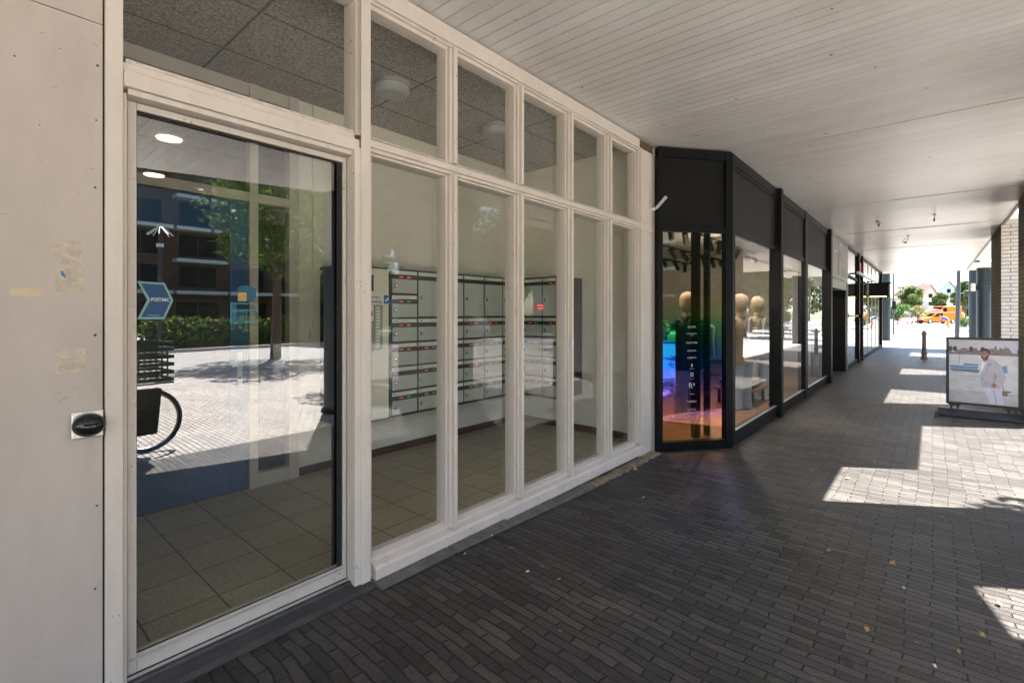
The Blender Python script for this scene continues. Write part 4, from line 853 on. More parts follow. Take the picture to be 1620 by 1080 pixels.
# the poster picture: flat printed shapes, one on top of the other
pu0, pu1, pv0, pv1 = yl_-w_-.001, yr_+w_+.001, zb+w_+.001, zt_-w_-.001
def uv(u, v): return (pu0+(pu1-pu0)*u, pv1-(pv1-pv0)*v)
pm = {}
def pmat(n_, c, **k): return M('print_'+n_, c, .45, **k)
prints = [pmat('sky',(.50,.49,.53),var=.10,scale=4), pmat('shore',(.20,.16,.15),var=.5,scale=40), pmat('water',(.58,.57,.58),var=.12,scale=9), pmat('boat_white',(.62,.66,.70)), pmat('boat_blue',(.16,.27,.42),var=.25,scale=30), pmat('dark_blue',(.10,.16,.25),var=.3,scale=30),
          pmat('sand',(.50,.48,.46),var=.12,scale=12), pmat('suit',(.44,.41,.45),var=.14,scale=14), pmat('suit_shade',(.30,.27,.31),var=.2,scale=14), pmat('trouser',(.58,.56,.66),var=.08,scale=12), pmat('skin',(.30,.17,.12),var=.2,scale=30), pmat('hair',(.06,.04,.035)), pmat('shirt',(.72,.72,.76)), pmat('brown',(.22,.17,.13)), pmat('ripple',(.36,.35,.35),var=.3,scale=40), pmat('tree',(.07,.08,.06)), pmat('line',(.17,.16,.17))]
PX = X0-.004; layer = [0]
mb = MB()
def sh(mi, pts, up=True):
    if up: layer[0] += 1
    d = PX-.00018*layer[0]; q = [uv(*p_) for p_ in pts]; mb.mat(mi); mb.prism(q, d-.00014, 0, d)
def ell(mi, cx_, cy_, rx, ry, n=18): sh(mi, [(cx_+rx*math.cos(2*math.pi*i/n), cy_+ry*math.sin(2*math.pi*i/n)) for i in range(n)])
sh(0,[(0,0),(1,0),(1,.24),(0,.24)]); sh(2,[(0,.24),(1,.24),(1,.82),(0,.82)],False); sh(6,[(0,.82),(1,.82),(1,1),(0,1)],False)
pts = [(0,.235)]; xx = 0
while xx < 1: 
    h = .165+.05*math.sin(xx*23)*math.sin(xx*7+1)+random.uniform(-.025,.02); h -= .045 if .64 < xx < .90 else 0
    pts += [(xx,h),(min(1,xx+.035),h)]; xx += .035
sh(1, pts+[(1,.235)])
for cx_ in (.09,.33,.02,.5): ell(15,cx_,.15,.035,.045,9)
for i in range(9): sh(13, [(.66+i*.027,.145+.01*(i%2)),(.68+i*.027,.145+.01*(i%2)),(.68+i*.027,.20),(.66+i*.027,.20)], i == 0)
sh(3,[(0,.375),(.02,.385),(.05,.40),(.40,.405),(.46,.40),(.45,.47),(0,.475)]); sh(4,[(.01,.41),(.44,.415),(.43,.465),(.02,.47)]); sh(5,[(0,.475),(.45,.47),(.44,.515),(.05,.505)],False)
sh(16,[(.150,.21),(.156,.21),(.158,.40),(.150,.40)]); sh(5,[(.22,.375),(.44,.385),(.44,.405),(.22,.403)])
sh(4,[(.77,.40),(.84,.38),(.85,.50),(.78,.50)])
for i in range(42):
    u = random.uniform(0,.78); v = random.uniform(.50,.84); l_ = random.uniform(.05,.22); sh(14,[(u,v),(min(1,u+l_),v+.003),(min(1,u+l_*.8),v+.007),(u+.01,v+.005)], i == 0)
sh(14,[(0,.815),(1,.83),(1,.836),(0,.82)])
# man: trousers, jacket, arm, shirt, head
sh(9,[(.49,.73),(.77,.74),(.80,.99),(.60,.99),(.545,.88)]); sh(8,[(.645,.76),(.66,.76),(.70,.985),(.69,.985)])
sh(7,[(.49,.335),(.565,.285),(.63,.275),(.70,.33),(.76,.39),(.79,.46),(.83,.57),(.80,.65),(.74,.745),(.66,.75),(.49,.735),(.475,.66),(.475,.56),(.465,.50),(.455,.44)])
sh(8,[(.66,.50),(.705,.555),(.665,.66),(.63,.70),(.66,.62)]); sh(8,[(.475,.56),(.50,.60),(.49,.64)],False); sh(8,[(.60,.345),(.57,.47),(.535,.55),(.555,.46)],False)
sh(12,[(.50,.31),(.565,.285),(.56,.33),(.51,.43),(.475,.53),(.465,.44)]); sh(5,[(.585,.38),(.62,.365),(.625,.38),(.59,.395)])
sh(10,[(.62,.68),(.67,.665),(.70,.70),(.67,.74),(.63,.72)]); sh(10,[(.49,.27),(.57,.27),(.585,.30),(.53,.345),(.505,.33)])
ell(10,.53,.215,.068,.085); sh(11,[(.455,.185),(.47,.15),(.51,.13),(.56,.13),(.60,.155),(.605,.20),(.59,.225),(.575,.185),(.52,.170),(.475,.19)]); sh(11,[(.475,.245),(.50,.262),(.53,.258),(.585,.24),(.575,.285),(.535,.305),(.495,.29)])
sh(11,[(.483,.200),(.512,.198),(.512,.208),(.483,.210)]); sh(11,[(.535,.198),(.566,.200),(.566,.210),(.535,.208)],False); sh(12,[(.505,.263),(.545,.262),(.54,.270),(.51,.270)])
sh(13,[(.775,.77),(.90,.775),(.895,.80),(.85,.80),(.85,.85),(.775,.855)]); sh(13,[(.775,.69),(.785,.69),(.81,.755),(.80,.755)],False)
mb.build('poster', prints, t)
mb = MB(); mb.box(X0-.0030,X0+.012,pu1+.0,pu0,pv0,pv1); mb.build('poster_backing', whiteplas, t)

# ------------------------------------------------------------------ leaves and litter on the paving
leafy = M('dry_leaf',(.42,.26,.08),.8,var=.4,scale=60); scrap = M('pale_scrap',(.6,.57,.52),.8)
def litter(x, y, r, mat_, lab, cat, name_):
    mb = MB(); a3 = random.uniform(0,6.28); n = 9; pts = []
    for i in range(n): q = 2*math.pi*i/n; rr = r*(1 if i % 2 else .62)*random.uniform(.8,1.1); pts.append((x+rr*math.cos(q+a3)*1.2, y+rr*math.sin(q+a3)*.7, lift(x,y)+.008+random.uniform(0,.012)))
    mb.add(pts+[(x,y,lift(x,y)+.02)], [(i,(i+1)%n,n) for i in range(n)]); tag(mb.build(name_, mat_), lab, cat, 'litter and dry leaves on the dark paving')
from math import radians
def G0(px, py): 
    r_ = (px-810)/769; u_ = (495-py)/769; t_ = -1.5/u_; return (CA+r_*SA)*t_, (SA-r_*CA)*t_
LIT = [(1411,893,.03,0,'largest dry ochre leaf, alone in the middle of the dark paving'),(1372,998,.022,0,'narrow dry leaf near the bottom edge, left of the lit corner patch'),(1553,1007,.025,0,'dry leaf just below the small sunlit patch at bottom right'),(1310,874,.022,0,'dull brown leaf left of the largest ochre leaf'),
 (834,920,.018,1,'pale scrap on the dark paving, nearer the window front, bottom middle'),(884,930,.02,0,'orange-brown leaf right of a pale scrap, bottom middle'),(1517,1034,.014,0,'tiny leaf at the bottom right, below the sunlit patch and left of another leaf'),(1548,943,.013,0,'small leaf inside the sunlit patch at bottom right, left one'),(1582,958,.02,0,'leaf inside the sunlit patch at bottom right, right one'),
 (1430,933,.013,1,'pale speck of litter just below the largest ochre leaf'),(1478,1057,.014,1,'pale speck of litter at the very bottom of the photo'),(1341,757,.03,1,'pale scrap at the corner of the large sunlit patch'),(1384,731,.03,0,'dry leaf just above the large sunlit patch'),(1005,744,.03,1,'pale scrap beside the yellowish edging stones'),(1018,790,.016,1,'pale speck in front of the white pilaster'),
 (778,862,.014,1,'pale speck near the foot of the third pane'),(672,882,.018,1,'crumpled pale scrap lying on the concrete strip under the first tall pane'),(735,893,.012,1,'pale speck in front of the second tall pane')]
for px, py, r_, k, lab_ in LIT:
    x, y = G0(px, py)
    litter(x, y, r_*1.0, leafy if k == 0 else scrap, lab_, 'leaf' if k == 0 else 'litter', 'dry_leaf' if k == 0 else 'litter_scrap')

# ------------------------------------------------------------------ trees
bark = M('bark',(.10,.075,.055),.9,var=.3,scale=15,bmp=.01,bscale=20)
def leafmat(name, c, hue=.35):
    if name in MATS: return MATS[name]
    m, nt, b = newmat(name); MATS[name] = m
    g = N(nt,'ShaderNodeNewGeometry'); r = ramp(nt, g.outputs['Random Per Island'], [(0, sc(c,.5)), (.45, c), (1, (min(1,c[0]*2.0), min(1,c[1]*1.7), c[2]*1.2))])
    nt.links.new(r.outputs[0], b.inputs['Base Color']); b.inputs['Roughness'].default_value = .6; b.inputs['Specular IOR Level'].default_value = .3
    tr = N(nt,'ShaderNodeBsdfTranslucent'); nt.links.new(r.outputs[0], tr.inputs[0]); mx = N(nt,'ShaderNodeMixShader'); mx.inputs[0].default_value = .3
    nt.links.new(b.outputs[0], mx.inputs[1]); nt.links.new(tr.outputs[0], mx.inputs[2]); nt.links.new(mx.outputs[0], nt.nodes['Material Output'].inputs[0]); return m
def leaf_cloud(name, centers, radii, n, size, mat, parent):
    centers = np.array(centers, float); radii = np.array(radii, float)
    k = rng.choice(len(centers), n, p=radii**2/np.sum(radii**2))
    d = rng.normal(size=(n,3)); d /= np.linalg.norm(d,axis=1)[:,None]; rad = radii[k]*(.45+.6*rng.random(n))**.8
    c = centers[k]+d*rad[:,None]*np.array([1,1,.85])
    u = rng.normal(size=(n,3)); u /= np.linalg.norm(u,axis=1)[:,None]; v = np.cross(u, rng.normal(size=(n,3))); v /= np.linalg.norm(v,axis=1)[:,None]
    s_ = size*(.6+.8*rng.random(n))[:,None]
    V = np.stack([c-u*s_, c+v*s_*.55, c+u*s_, c-v*s_*.55],1).reshape(-1,3)
    me = bpy.data.meshes.new(name); me.vertices.add(4*n); me.vertices.foreach_set('co', V.ravel().astype('f'))
    me.loops.add(4*n); me.loops.foreach_set('vertex_index', np.arange(4*n,dtype='i')); me.polygons.add(n); me.polygons.foreach_set('loop_start', np.arange(0,4*n,4,dtype='i')); me.polygons.foreach_set('loop_total', np.full(n,4,dtype='i'))
    me.update(calc_edges=True); me.materials.append(mat); o = bpy.data.objects.new(name, me); COL.objects.link(o)
    if parent: o.parent = parent
    return o
def tree(loc, h, cr, n, size, c, lab, mname='leaf_mid', group='street trees', trunk_h=None, squash=1.0):
    t = thing('tree', lab, 'tree', loc, group=group, local=True)
    th = trunk_h or h*.42; mb = MB(); mb.tube((0,0,0),(.03*h*.3,0,th),.024*h,.017*h,12,False); ce = []; ra = []
    nb = 9
    for i in range(nb):
        a3 = i*2.4; rr = cr*random.uniform(.35,.8); z = th+(h-th)*(.15+.72*i/nb); e = (rr*math.cos(a3)*squash, rr*math.sin(a3), z)
        mb.tube((.01*h,0,th*.92+(h-th)*.25*i/nb), e, .010*h, .003*h, 7, False); ce.append(e); ra.append(cr*random.uniform(.30,.50))
    ce.append((0,0,th+(h-th)*.6)); ra.append(cr*.55); ce.append((0,0,h-cr*.4)); ra.append(cr*.42)
    mb.tube((.01*h,0,th),(0,0,h*.85),.016*h,.005*h,8,False)
    mb.build('trunk', bark, t); leaf_cloud('crown', ce, ra, n, size, leafmat(mname, c), t); return t
LG, LD, LY = (.07,.13,.025), (.035,.075,.02), (.12,.17,.04)
# street trees outside, seen in the glass
tree((7.2,-4.75,0),6.2,1.9,6000,.085,LY,'young street tree with light leaves beside the arcade, out of view on the right','leaf_light')
tree((17.5,-7.6,0),7.2,2.3,5000,.10,LG,'street tree beside the arcade, second along the row')
tree((7.0,-11.6,0),7.0,2.5,4000,.11,LG,'street tree on the near side of the road, opposite the entrance')
for i,(x,y,h,cr) in enumerate([(26,-19,9,3.6),(34,-20,10,4.2),(44,-19,11,4.5),(54,-21,11,4.6),(68,-20,12,5),(84,-21,12,5.5),(14,-21,8,3.2)]):
    tree((x,y,.1),h,cr*1.15,6000,.20,[LG,LD,LY][i%3],['tree on the verge across the road, %s in the row'%s_ for s_ in ('second','third','fourth','fifth','sixth','last','first')][i],['leaf_mid','leaf_dark','leaf_light'][i%3],trunk_h=h*.2)
# hedge across the road
def hedge(x0,x1,y,h,lab):
    t = thing('hedge', lab, 'hedge', ((x0+x1)/2,y,.1), local=True); L_ = x1-x0; ce = [((i+.5)*L_/14-L_/2, random.uniform(-.15,.15), h*.5) for i in range(14)]
    leaf_cloud('foliage', ce, [h*.55]*14, 4500, .10, leafmat('leaf_mid',LG), t)
    mb = MB(); mb.box(-L_/2,L_/2,-.3,.3,0,h*.8); mb.build('inner_branches', M('hedge_core',(.03,.05,.015),.95), t)
hedge(5,15,-18.3,1.3,'clipped hedge across the road opposite the entrance'); hedge(22,40,-18.2,1.4,'long clipped hedge across the road opposite the shop'); hedge(-12,2,-18.3,1.2,'clipped hedge across the road, behind the camera')
for i,(x,y,h,cr,lab_) in enumerate([(33,-5.6,6.5,2.0,'nearest of the trees on the sunny side past the arcade, seen in the shop windows'),(41,-7.4,7.5,2.6,'dark second tree on the sunny side past the arcade, seen in the shop windows'),(50,-8.6,8,3,'third tree past the arcade, seen in the shop windows'),(60,-12,9,3.6,'fourth tree past the arcade, seen in the shop windows'),(73,-13,9,3.8,'fifth tree past the arcade, seen in the shop windows'),(88,-17,10,4.6,'farthest tree past the arcade, seen in the shop windows'),(105,-14,10,5,'last tree past the arcade at the end of the road')]):
    tree((x,y,0),h,cr,5000,.15+.012*i,[LG,LD,LG,LY,LD,LG,LD][i],lab_,['leaf_mid','leaf_dark','leaf_mid','leaf_light','leaf_dark','leaf_mid','leaf_dark'][i],'trees past the arcade',trunk_h=h*(.32 if i < 2 else .15))
hedge(44,62,-9.8,1.5,'round topped hedge past the arcade, seen in the shop windows'); hedge(62,90,-14.5,1.8,'far hedge past the arcade')
# ------------------------------------------------------------------ buildings across the road (seen in reflections)
dbrick = brick_mat('dark_red_brick', (.12,.048,.026), (.15,.062,.034), (.08,.05,.035), .22, .075, .01, 'xz', rough=.9, bmp=.003)
winm = M('dark_window',(.010,.009,.008),.35,spec=.08)
def flats(x0, x1, y, floors, lab, wall, balc=True, base_h=3.4):
    t = thing('apartment_building', lab, 'building', ((x0+x1)/2,y,0)); H = base_h+floors*2.8
    part('wall', wall, lambda m: m.box(x0,x1,y-12,y,0,H), 0, t); part('roof_edge', M('roof_edge_white',(.6,.6,.58),.7), lambda m: m.box(x0-.3,x1+.3,y-12.2,y+.3,H+.001,H+.4), 0, t)
    n = int((x1-x0)/4.2)
    for f in range(floors+1):
        z = .2 if f == 0 else base_h+(f-1)*2.8
        for i in range(n):
            cx_ = x0+(i+.5)*(x1-x0)/n; ww = 1.5 if f else 1.7
            fo = part('window_frame', M('win_frame_dark',(.10,.07,.05),.5) if (i+f)%4 or wall is dbrick else whiteplas, lambda m: m.box(cx_-ww-.08,cx_+ww+.08,y+.001,y+.05,z+.3,z+2.4), 0, t)
            part('pane', winm, lambda m: (m.box(cx_-ww,cx_-.04,y+.051,y+.06,z+.4,z+2.3), m.box(cx_+.04,cx_+ww,y+.051,y+.06,z+.4,z+2.3)), 0, fo)
            if balc and f and (i % 2 == 0 or f%2):
                b2 = part('balcony', M('balcony_concrete',(.55,.55,.54),.7), lambda m: m.box(cx_-2.0,cx_+2.0,y+.061,y+1.5,z-.25,z+.05), 0, t)
                part('railing', blackm, lambda m: ([m.box(cx_-1.95+k*.13,cx_-1.93+k*.13,y+1.44,y+1.46,z+.051,z+1.0) for k in range(31)], m.box(cx_-2,cx_+2,y+1.42,y+1.48,z+1.001,z+1.05)), 0, b2)
flats(-30,34,-46,5,'long dark red brick apartment building with white balconies across the road',dbrick)
flats(38,52,-40,1,'low cream building across the road, seen only in the glass',M('cream_render',(.62,.56,.45),.85),False)
flats(64,120,-34,3,'grey apartment building farther along across the road',M('grey_render',(.40,.40,.40),.85),False)
# arched window of the cream building
# parked white van across the road
def van(t, L_, W_, H_, body, low=False):
    # side profile in x,z; nose at +x
    if low: prof = [(-L_/2,.28),(-L_/2,H_*.92),(-L_/2+.15,H_),(L_*.10,H_),(L_*.26,H_*.60),(L_*.46,H_*.48),(L_/2,H_*.36),(L_/2,.28)]
    else: prof = [(-L_/2,.30),(-L_/2,H_-.1),(-L_/2+.1,H_),(L_*.24,H_),(L_*.36,H_*.60),(L_*.48,H_*.50),(L_/2,H_*.40),(L_/2,.30)]
    mb = MB(); mb.prism(prof, W_/2, 1, -W_/2); bo = mb.build('body', body, t, bevel=.07)
    mb = MB()
    a4 = (L_*.10, L_*.25) if low else (L_*.235, L_*.345)
    for s_ in (-1,1): mb.prism([(a4[0]-L_*.14,H_*.62),(a4[0]-L_*.14,H_*.90),(a4[0]-.02,H_*.90),(a4[1]-.06,H_*.62)], s_*(W_/2+.006), 1, s_*(W_/2-.01))
    mb.build('side_window', winm, t)
    mb = MB(); mb.prism([(a4[0]+.05,H_*.955),(a4[1]+.03,H_*.60+.04),(a4[1]+.06,H_*.60+.04),(a4[0]+.08,H_*.955)], W_/2-.12, 1, -W_/2+.12); mb.build('windscreen', winm, t)
    for x in (-L_*.32, L_*.31):
        for s_ in (-1,1):
            mb = MB(); mb.tube((x,s_*(W_/2-.22),.33),(x,s_*(W_/2+.012),.33),.33,.33,24); wh = mb.build('wheel', rubber, t, smooth=True)
            mb = MB(); mb.tube((x,s_*(W_/2+.0125),.33),(x,s_*(W_/2+.025),.33),.19,.17,16); mb.build('rim', alu, wh)
    mb = MB(); mb.box(L_/2-.05,L_/2+.07,-W_/2+.04,W_/2-.04,.30,.50); mb.box(-L_/2-.07,-L_/2+.03,-W_/2+.04,W_/2-.04,.30,.48); mb.build('bumper', blackm, t, bevel=.02)
    for s_ in (-1,1): mb = MB(); mb.box(L_/2-.12,L_/2+.03,s_*(W_/2-.12)-.10,s_*(W_/2-.12)+.10,H_*.36,H_*.43); mb.build('headlight', whiteplas, t, bevel=.02)
    return bo
t = thing('parked_van','white van parked across the road opposite the window front','van',(17,-14.8,0),0,local=True); van(t,5.2,1.95,2.3,M('van_white',(.7,.7,.7),.3))
t = thing('parked_van','dark blue van parked across the road opposite the entrance','van',(-3,-15.2,0),R(180),local=True); van(t,4.6,1.85,1.8,M('van_navy',(.03,.05,.09),.3),True)
# city lamps with fanned heads, seen in the door glass
def fan_lamp(x, y, lab):
    t = thing('street_lamp', lab, 'street lamp', (x,y,0), group='fan headed street lamps', local=True)
    mb = MB(); mb.tube((0,0,0),(0,0,4.4),.08,.06,12); mb.build('post', steelgrey, t, smooth=True)
    mb = MB()
    for k in range(10): a3 = k*math.pi/5; mb.tube((.06*math.cos(a3),.06*math.sin(a3),4.75),(.42*math.cos(a3),.42*math.sin(a3),4.45),.025,.025,6)
    mb.build('fan_head', alu, t); mb = MB(); mb.tube((0,0,4.0),(0,0,4.12),.12,.12,14); mb.build('collar', whiteplas, t); mb = MB(); mb.tube((0,0,4.38),(0,0,4.8),.05,.03,10); mb.build('stem', steelgrey, t)
fan_lamp(5.2,-14.0-3.4,'fan headed street lamp across the road, nearer one'); fan_lamp(3.9,-24.5,'fan headed street lamp across the road, farther one')
# ------------------------------------------------------------------ bicycles
def bicycle(loc, rz, lab, crate=True):
    t = thing('bicycle', lab, 'bicycle', loc, rz, local=True); fm_ = M('bike_black',(.015,.015,.016),.35)
    for x in (-.55,.55):
        mb = MB(); mb.ring((x,0,.345),.325,.020); wh = mb.build('wheel', rubber, t, smooth=True)
        mb = MB(); mb.ring((x,0,.345),.298,.009); [mb.tube((x,(.02 if k%2 else -.02),.345),(x+.297*math.cos(k*math.pi/14),0,.345+.297*math.sin(k*math.pi/14)),.0012,.0012,4) for k in range(28)]; mb.tube((x,-.04,.345),(x,.04,.345),.022,.022,10); mb.build('rim', alu, wh)
    mb = MB(); mb.path([(-.55,0,.345),(-.12,0,.33),(-.28,0,.82)],.015,8); mb.path([(-.55,0,.345),(-.27,0,.78)],.011,8); mb.path([(-.12,0,.33),(.20,0,.50),(.36,0,.86)],.017,8); mb.tube((.36,0,.88),(.33,0,.98),.014,.014,8); mb.path([(.36,0,.86),(.47,0,.60),(.55,.0,.345)],.014,8); mb.build('frame', fm_, t, smooth=True)
    mb = MB(); mb.path([(.10,.28,.98),(.24,.29,1.03),(.33,.10,1.04),(.33,-.10,1.04),(.24,-.29,1.03),(.10,-.28,.98)],.012,8); mb.build('handlebar', fm_, t)
    mb = MB(); mb.loft([((-.30,0,.90),.13,.07),((-.30,0,.94),.13,.09),((-.30,0,.955),.10,.07)],16); mb.tube((-.28,0,.78),(-.30,0,.90),.013,.013,8); mb.build('saddle', fm_, t)
    mb = MB(); mb.tube((-.12,-.08,.33),(-.12,.08,.33),.02,.02,8); mb.box(-.20,-.04,-.12,-.08,.30,.34); mb.tube((-.12,-.05,.33),(-.12,-.045,.33),.09,.09,20); mb.build('pedals', fm_, t)
    mb = MB(); mb.path([(-.70,0,.70),(-.30,0,.72)],.02,6); mb.ring((-.55,0,.345),.36,.010,sx=1); mb.build('mudguard', fm_, t)
    if crate:
        mb = MB(); mb.prism([(.20,.22),(.62,.22),(.66,.70),(.16,.70)], .16, 1, .06); mb.build('pannier', M('pannier_black',(.02,.02,.022),.8), t, bevel=.02)
        mb = MB()
        for z in (.78,.86,.94,1.02,1.10,1.16): mb.box(.36,.37,-.24,.24,z,z+.035); mb.box(.73,.74,-.24,.24,z,z+.035); mb.box(.3705,.7295,-.24,-.23,z,z+.035); mb.box(.3705,.7295,.23,.24,z,z+.035)
        mb.box(.36,.74,-.24,.24,.755,.77); [mb.box(.3705+.05*k,.385+.05*k,.2405,.245,.78,1.19) for k in range(7)]; mb.build('crate', M('crate_green',(.13,.17,.13),.6), t)
bicycle((.82,-1.62,0),R(-3),'black bicycle with a green front crate, behind the camera, mirrored in the door glass')
bicycle((30,-2.9,0),R(20),'black bicycle parked in the sun near the arcade end, mirrored in the shop windows',False)
# ------------------------------------------------------------------ far square: vans, people, excavator, barriers
org = M('van_orange',(.62,.13,.01),.4,var=.05); orgw = M('work_orange',(.80,.20,.03),.8)
dirv = (P(1512,60)-P(1453,60)); ang = math.atan2(dirv.y, dirv.x)
ctr = P(1481,68); t = thing('work_van','low orange van with its nose to the left, in front of the taller orange van','van',(ctr.x,ctr.y,0),ang+math.pi,local=True); van(t,5.0,1.7,1.62,org,True)
ctr = P(1494,76); t = thing('work_van','taller orange van parked behind the low orange one','van',(ctr.x,ctr.y,.1),ang+math.pi,local=True); van(t,3.9,1.8,2.45,org)
# excavator
e = P(1468,74); t = thing('excavator','faded red excavator with a grey arm behind the orange vans','excavator',(e.x,e.y,0),ang+math.pi,local=True); exr = M('excavator_red',(.45,.14,.10),.6)
mb = MB(); mb.box(-1.3,1.3,-1.1,-.7,0,.7); mb.box(-1.3,1.3,.7,1.1,0,.7); mb.build('track', rubber, t, bevel=.2)
mb = MB(); mb.prism([(-1.5,.8),(-1.5,1.9),(-.4,2.1),(1.1,1.7),(1.2,.8)],.95,1,-.95); mb.build('body', exr, t, bevel=.06)
mb = MB(); mb.prism([(-.1,2.0),(0,3.2),(1.0,3.2),(1.3,1.8)],.1,1,-.85); mb.build('cab', M('cab_glass',(.25,.32,.36),.2), t, bevel=.03)
mb = MB(); mb.prism([(.8,1.5),(1.6,3.6),(2.6,4.2),(2.8,3.9),(2.0,3.3),(1.3,1.5)],.5,1,.2); mb.build('boom', exr, t); mb = MB(); mb.prism([(2.5,4.3),(2.9,4.2),(2.6,2.2),(2.35,2.2)],.5,1,.2); mb.prism([(2.1,2.3),(2.8,2.3),(2.8,1.6),(2.2,1.4)],.7,1,0); mb.build('bucket_arm', M('bucket_grey',(.10,.11,.15),.6), t)
# barriers
for i, px in enumerate((1425,1432,1439,1446)):
    p = P(px,62+i*.6); t = thing('road_barrier','red and white striped road barrier, %s from left of the far works'%('first','second','third','fourth')[i],'barrier',(p.x,p.y,0),ang,group='red and white barriers at the far road works',local=True)
    mb = MB()
    for k in range(6): mb.mat(k%2); mb.box(-.30+k*.10,-.201+k*.10,-.03,.03,.45,.85+.1*(i%2))
    mb.build('board', [M('barrier_red',(.6,.04,.03),.6), whiteplas], t); mb = MB(); mb.box(-.27,-.22,-.02,.02,.05,.449); mb.box(.22,.27,-.02,.02,.05,.449); mb.box(-.3,.3,-.2,.2,0,.049); mb.build('foot', M('barrier_foot',(.3,.05,.04),.7), t)
t0 = P(1454,72); t = thing('portable_cabin','small blue-grey cabin with a white top, left of the orange vans','cabin',(t0.x,t0.y,0),ang,local=True); t.scale = (.62,.62,.72)
mb = MB(); mb.box(-.6,.6,-.6,.6,.05,1.75); mb.build('cabin_body', M('cabin_blue',(.04,.07,.12),.5), t, bevel=.03); mb = MB(); mb.box(-.65,.65,-.65,.65,1.751,1.9); mb.build('cabin_top', whiteplas, t, bevel=.03); mb = MB(); mb.box(-.3,.3,-.615,-.601,.2,1.6); mb.build('cabin_door', M('cabin_door',(.06,.10,.16),.5), t)
# people
def person(loc, rz, joints, radii, edges, lab, mats_of, head, hair_c=(.05,.03,.02)):
    t = thing('person', lab, 'person', loc, rz, local=True)
    me = bpy.data.meshes.new('body'); me.from_pydata(joints, edges, []); o = bpy.data.objects.new('body', me); COL.objects.link(o)
    sk = o.modifiers.new('skin','SKIN'); 
    for i, r_ in enumerate(radii): me.skin_vertices[0].data[i].radius = (r_, r_)
    me.skin_vertices[0].data[0].use_root = True
    sb = o.modifiers.new('sub','SUBSURF'); sb.levels = 2; sb.render_levels = 2
    dg = bpy.context.evaluated_depsgraph_get(); dg.update(); m2 = bpy.data.meshes.new_from_object(o.evaluated_get(dg)); bpy.data.objects.remove(o)
    skin = M('skin',(.42,.25,.18),.6)
    V = [v.co.copy() for v in m2.vertices]; Fa = [tuple(p_.vertices) for p_ in m2.polygons]
    mb = MB(); mb.v = [tuple(v) for v in V]; mb.f = Fa; ml = [skin]+[m_ for _, m_ in mats_of]
    for f_ in Fa:
        c = sum((V[i] for i in f_), Vector())/len(f_); k = 0
        for j, (fn, _) in enumerate(mats_of):
            if fn(c): k = j+1; break
        mb.mi.append(k)
    mb.build('body', ml, t, smooth=True)
    mb = MB(); hx, hy, hz = head
    mb.loft([((hx,hy,hz+.02),.098,.108),((hx,hy,hz+.07),.092,.10),((hx,hy,hz+.11),.06,.07),((hx,hy,hz+.125),.02,.02)],16); mb.build('cap', M('cap_dark',hair_c,.8), t, smooth=True)
    return t
# bent-over worker near the island (faces +x locally, leaning forward)
J = [(0,0,.85),(.16,0,1.05),(.34,0,1.16),(.46,0,1.16),(.58,0,1.18),   # pelvis, waist, chest, neck, head
     (.34,.19,1.12),(.42,.24,.86),(.56,.20,.66),(.34,-.19,1.12),(.42,-.24,.86),(.56,-.20,.66),
     (0,.10,.80),(.10,.12,.45),(-.02,.13,.07),(.12,.13,.03),(0,-.10,.80),(.02,-.12,.44),(-.12,-.13,.07),(.02,-.13,.03), (.60,.19,.58),(.60,-.19,.58)]
E_ = [(0,1),(1,2),(2,3),(3,4),(2,5),(5,6),(6,7),(2,8),(8,9),(9,10),(0,11),(11,12),(12,13),(13,14),(0,15),(15,16),(16,17),(17,18),(7,19),(10,20)]
RD = [.15,.145,.155,.06,.10,.07,.052,.040,.07,.052,.040,.10,.070,.05,.045,.10,.070,.05,.045,.035,.035]
bluej = M('work_blue',(.06,.10,.22),.8)
p = P(1500,44); person((p.x,p.y,0),ang+math.pi*.75,J,RD,E_,'bending worker in a blue jacket and orange trousers, in front of the orange vans',[(lambda c: c.z < .10, blackm),(lambda c: c.z < .84 and c.x < .30, orgw),(lambda c: c.x < .47 and c.z > .62 or (abs(c.y)>.12 and c.z>.70), bluej)],(.60,0,1.20))
J2 = [(0,0,.95),(0,0,1.15),(0,0,1.40),(0,0,1.52),(.02,0,1.65),(0,.20,1.40),(.02,.26,1.12),(.12,.24,.90),(0,-.20,1.40),(.02,-.26,1.12),(.14,-.20,.92),(0,.10,.90),(.05,.12,.50),(-.02,.13,.08),(.12,.14,.03),(0,-.10,.90),(-.03,-.12,.50),(-.12,-.13,.08),(.02,-.14,.03),(.16,.23,.84),(.19,-.17,.88)]
p = P(1523,50); person((p.x,p.y,.0),ang+math.pi*.6,J2,RD,E_,'standing worker in an orange jacket and dark trousers, right of the lamp post',[(lambda c: c.z < .10, blackm),(lambda c: c.z < .93 and abs(c.y) < .22 and c.x < .12, M('dark_work_trousers',(.03,.035,.05),.8)),(lambda c: c.z < 1.50 and c.z > .92, orgw)],(.02,0,1.66),(.6,.1,.03))
# traffic island kerb
p0, p1 = P(1488,41), P(1533,39); d_ = (p1-p0); ang2 = math.atan2(d_.y,d_.x)
mb = MB(); mb.T = Matrix.Translation(p0) @ Matrix.Rotation(ang2,4,'Z'); L_ = d_.length; mb.prism([(0,.6),(.8,0),(L_,0),(L_,2.4),(.8,2.2)], .12, 2, 0); struct(mb.build('traffic_island', kerbm, bevel=.03))
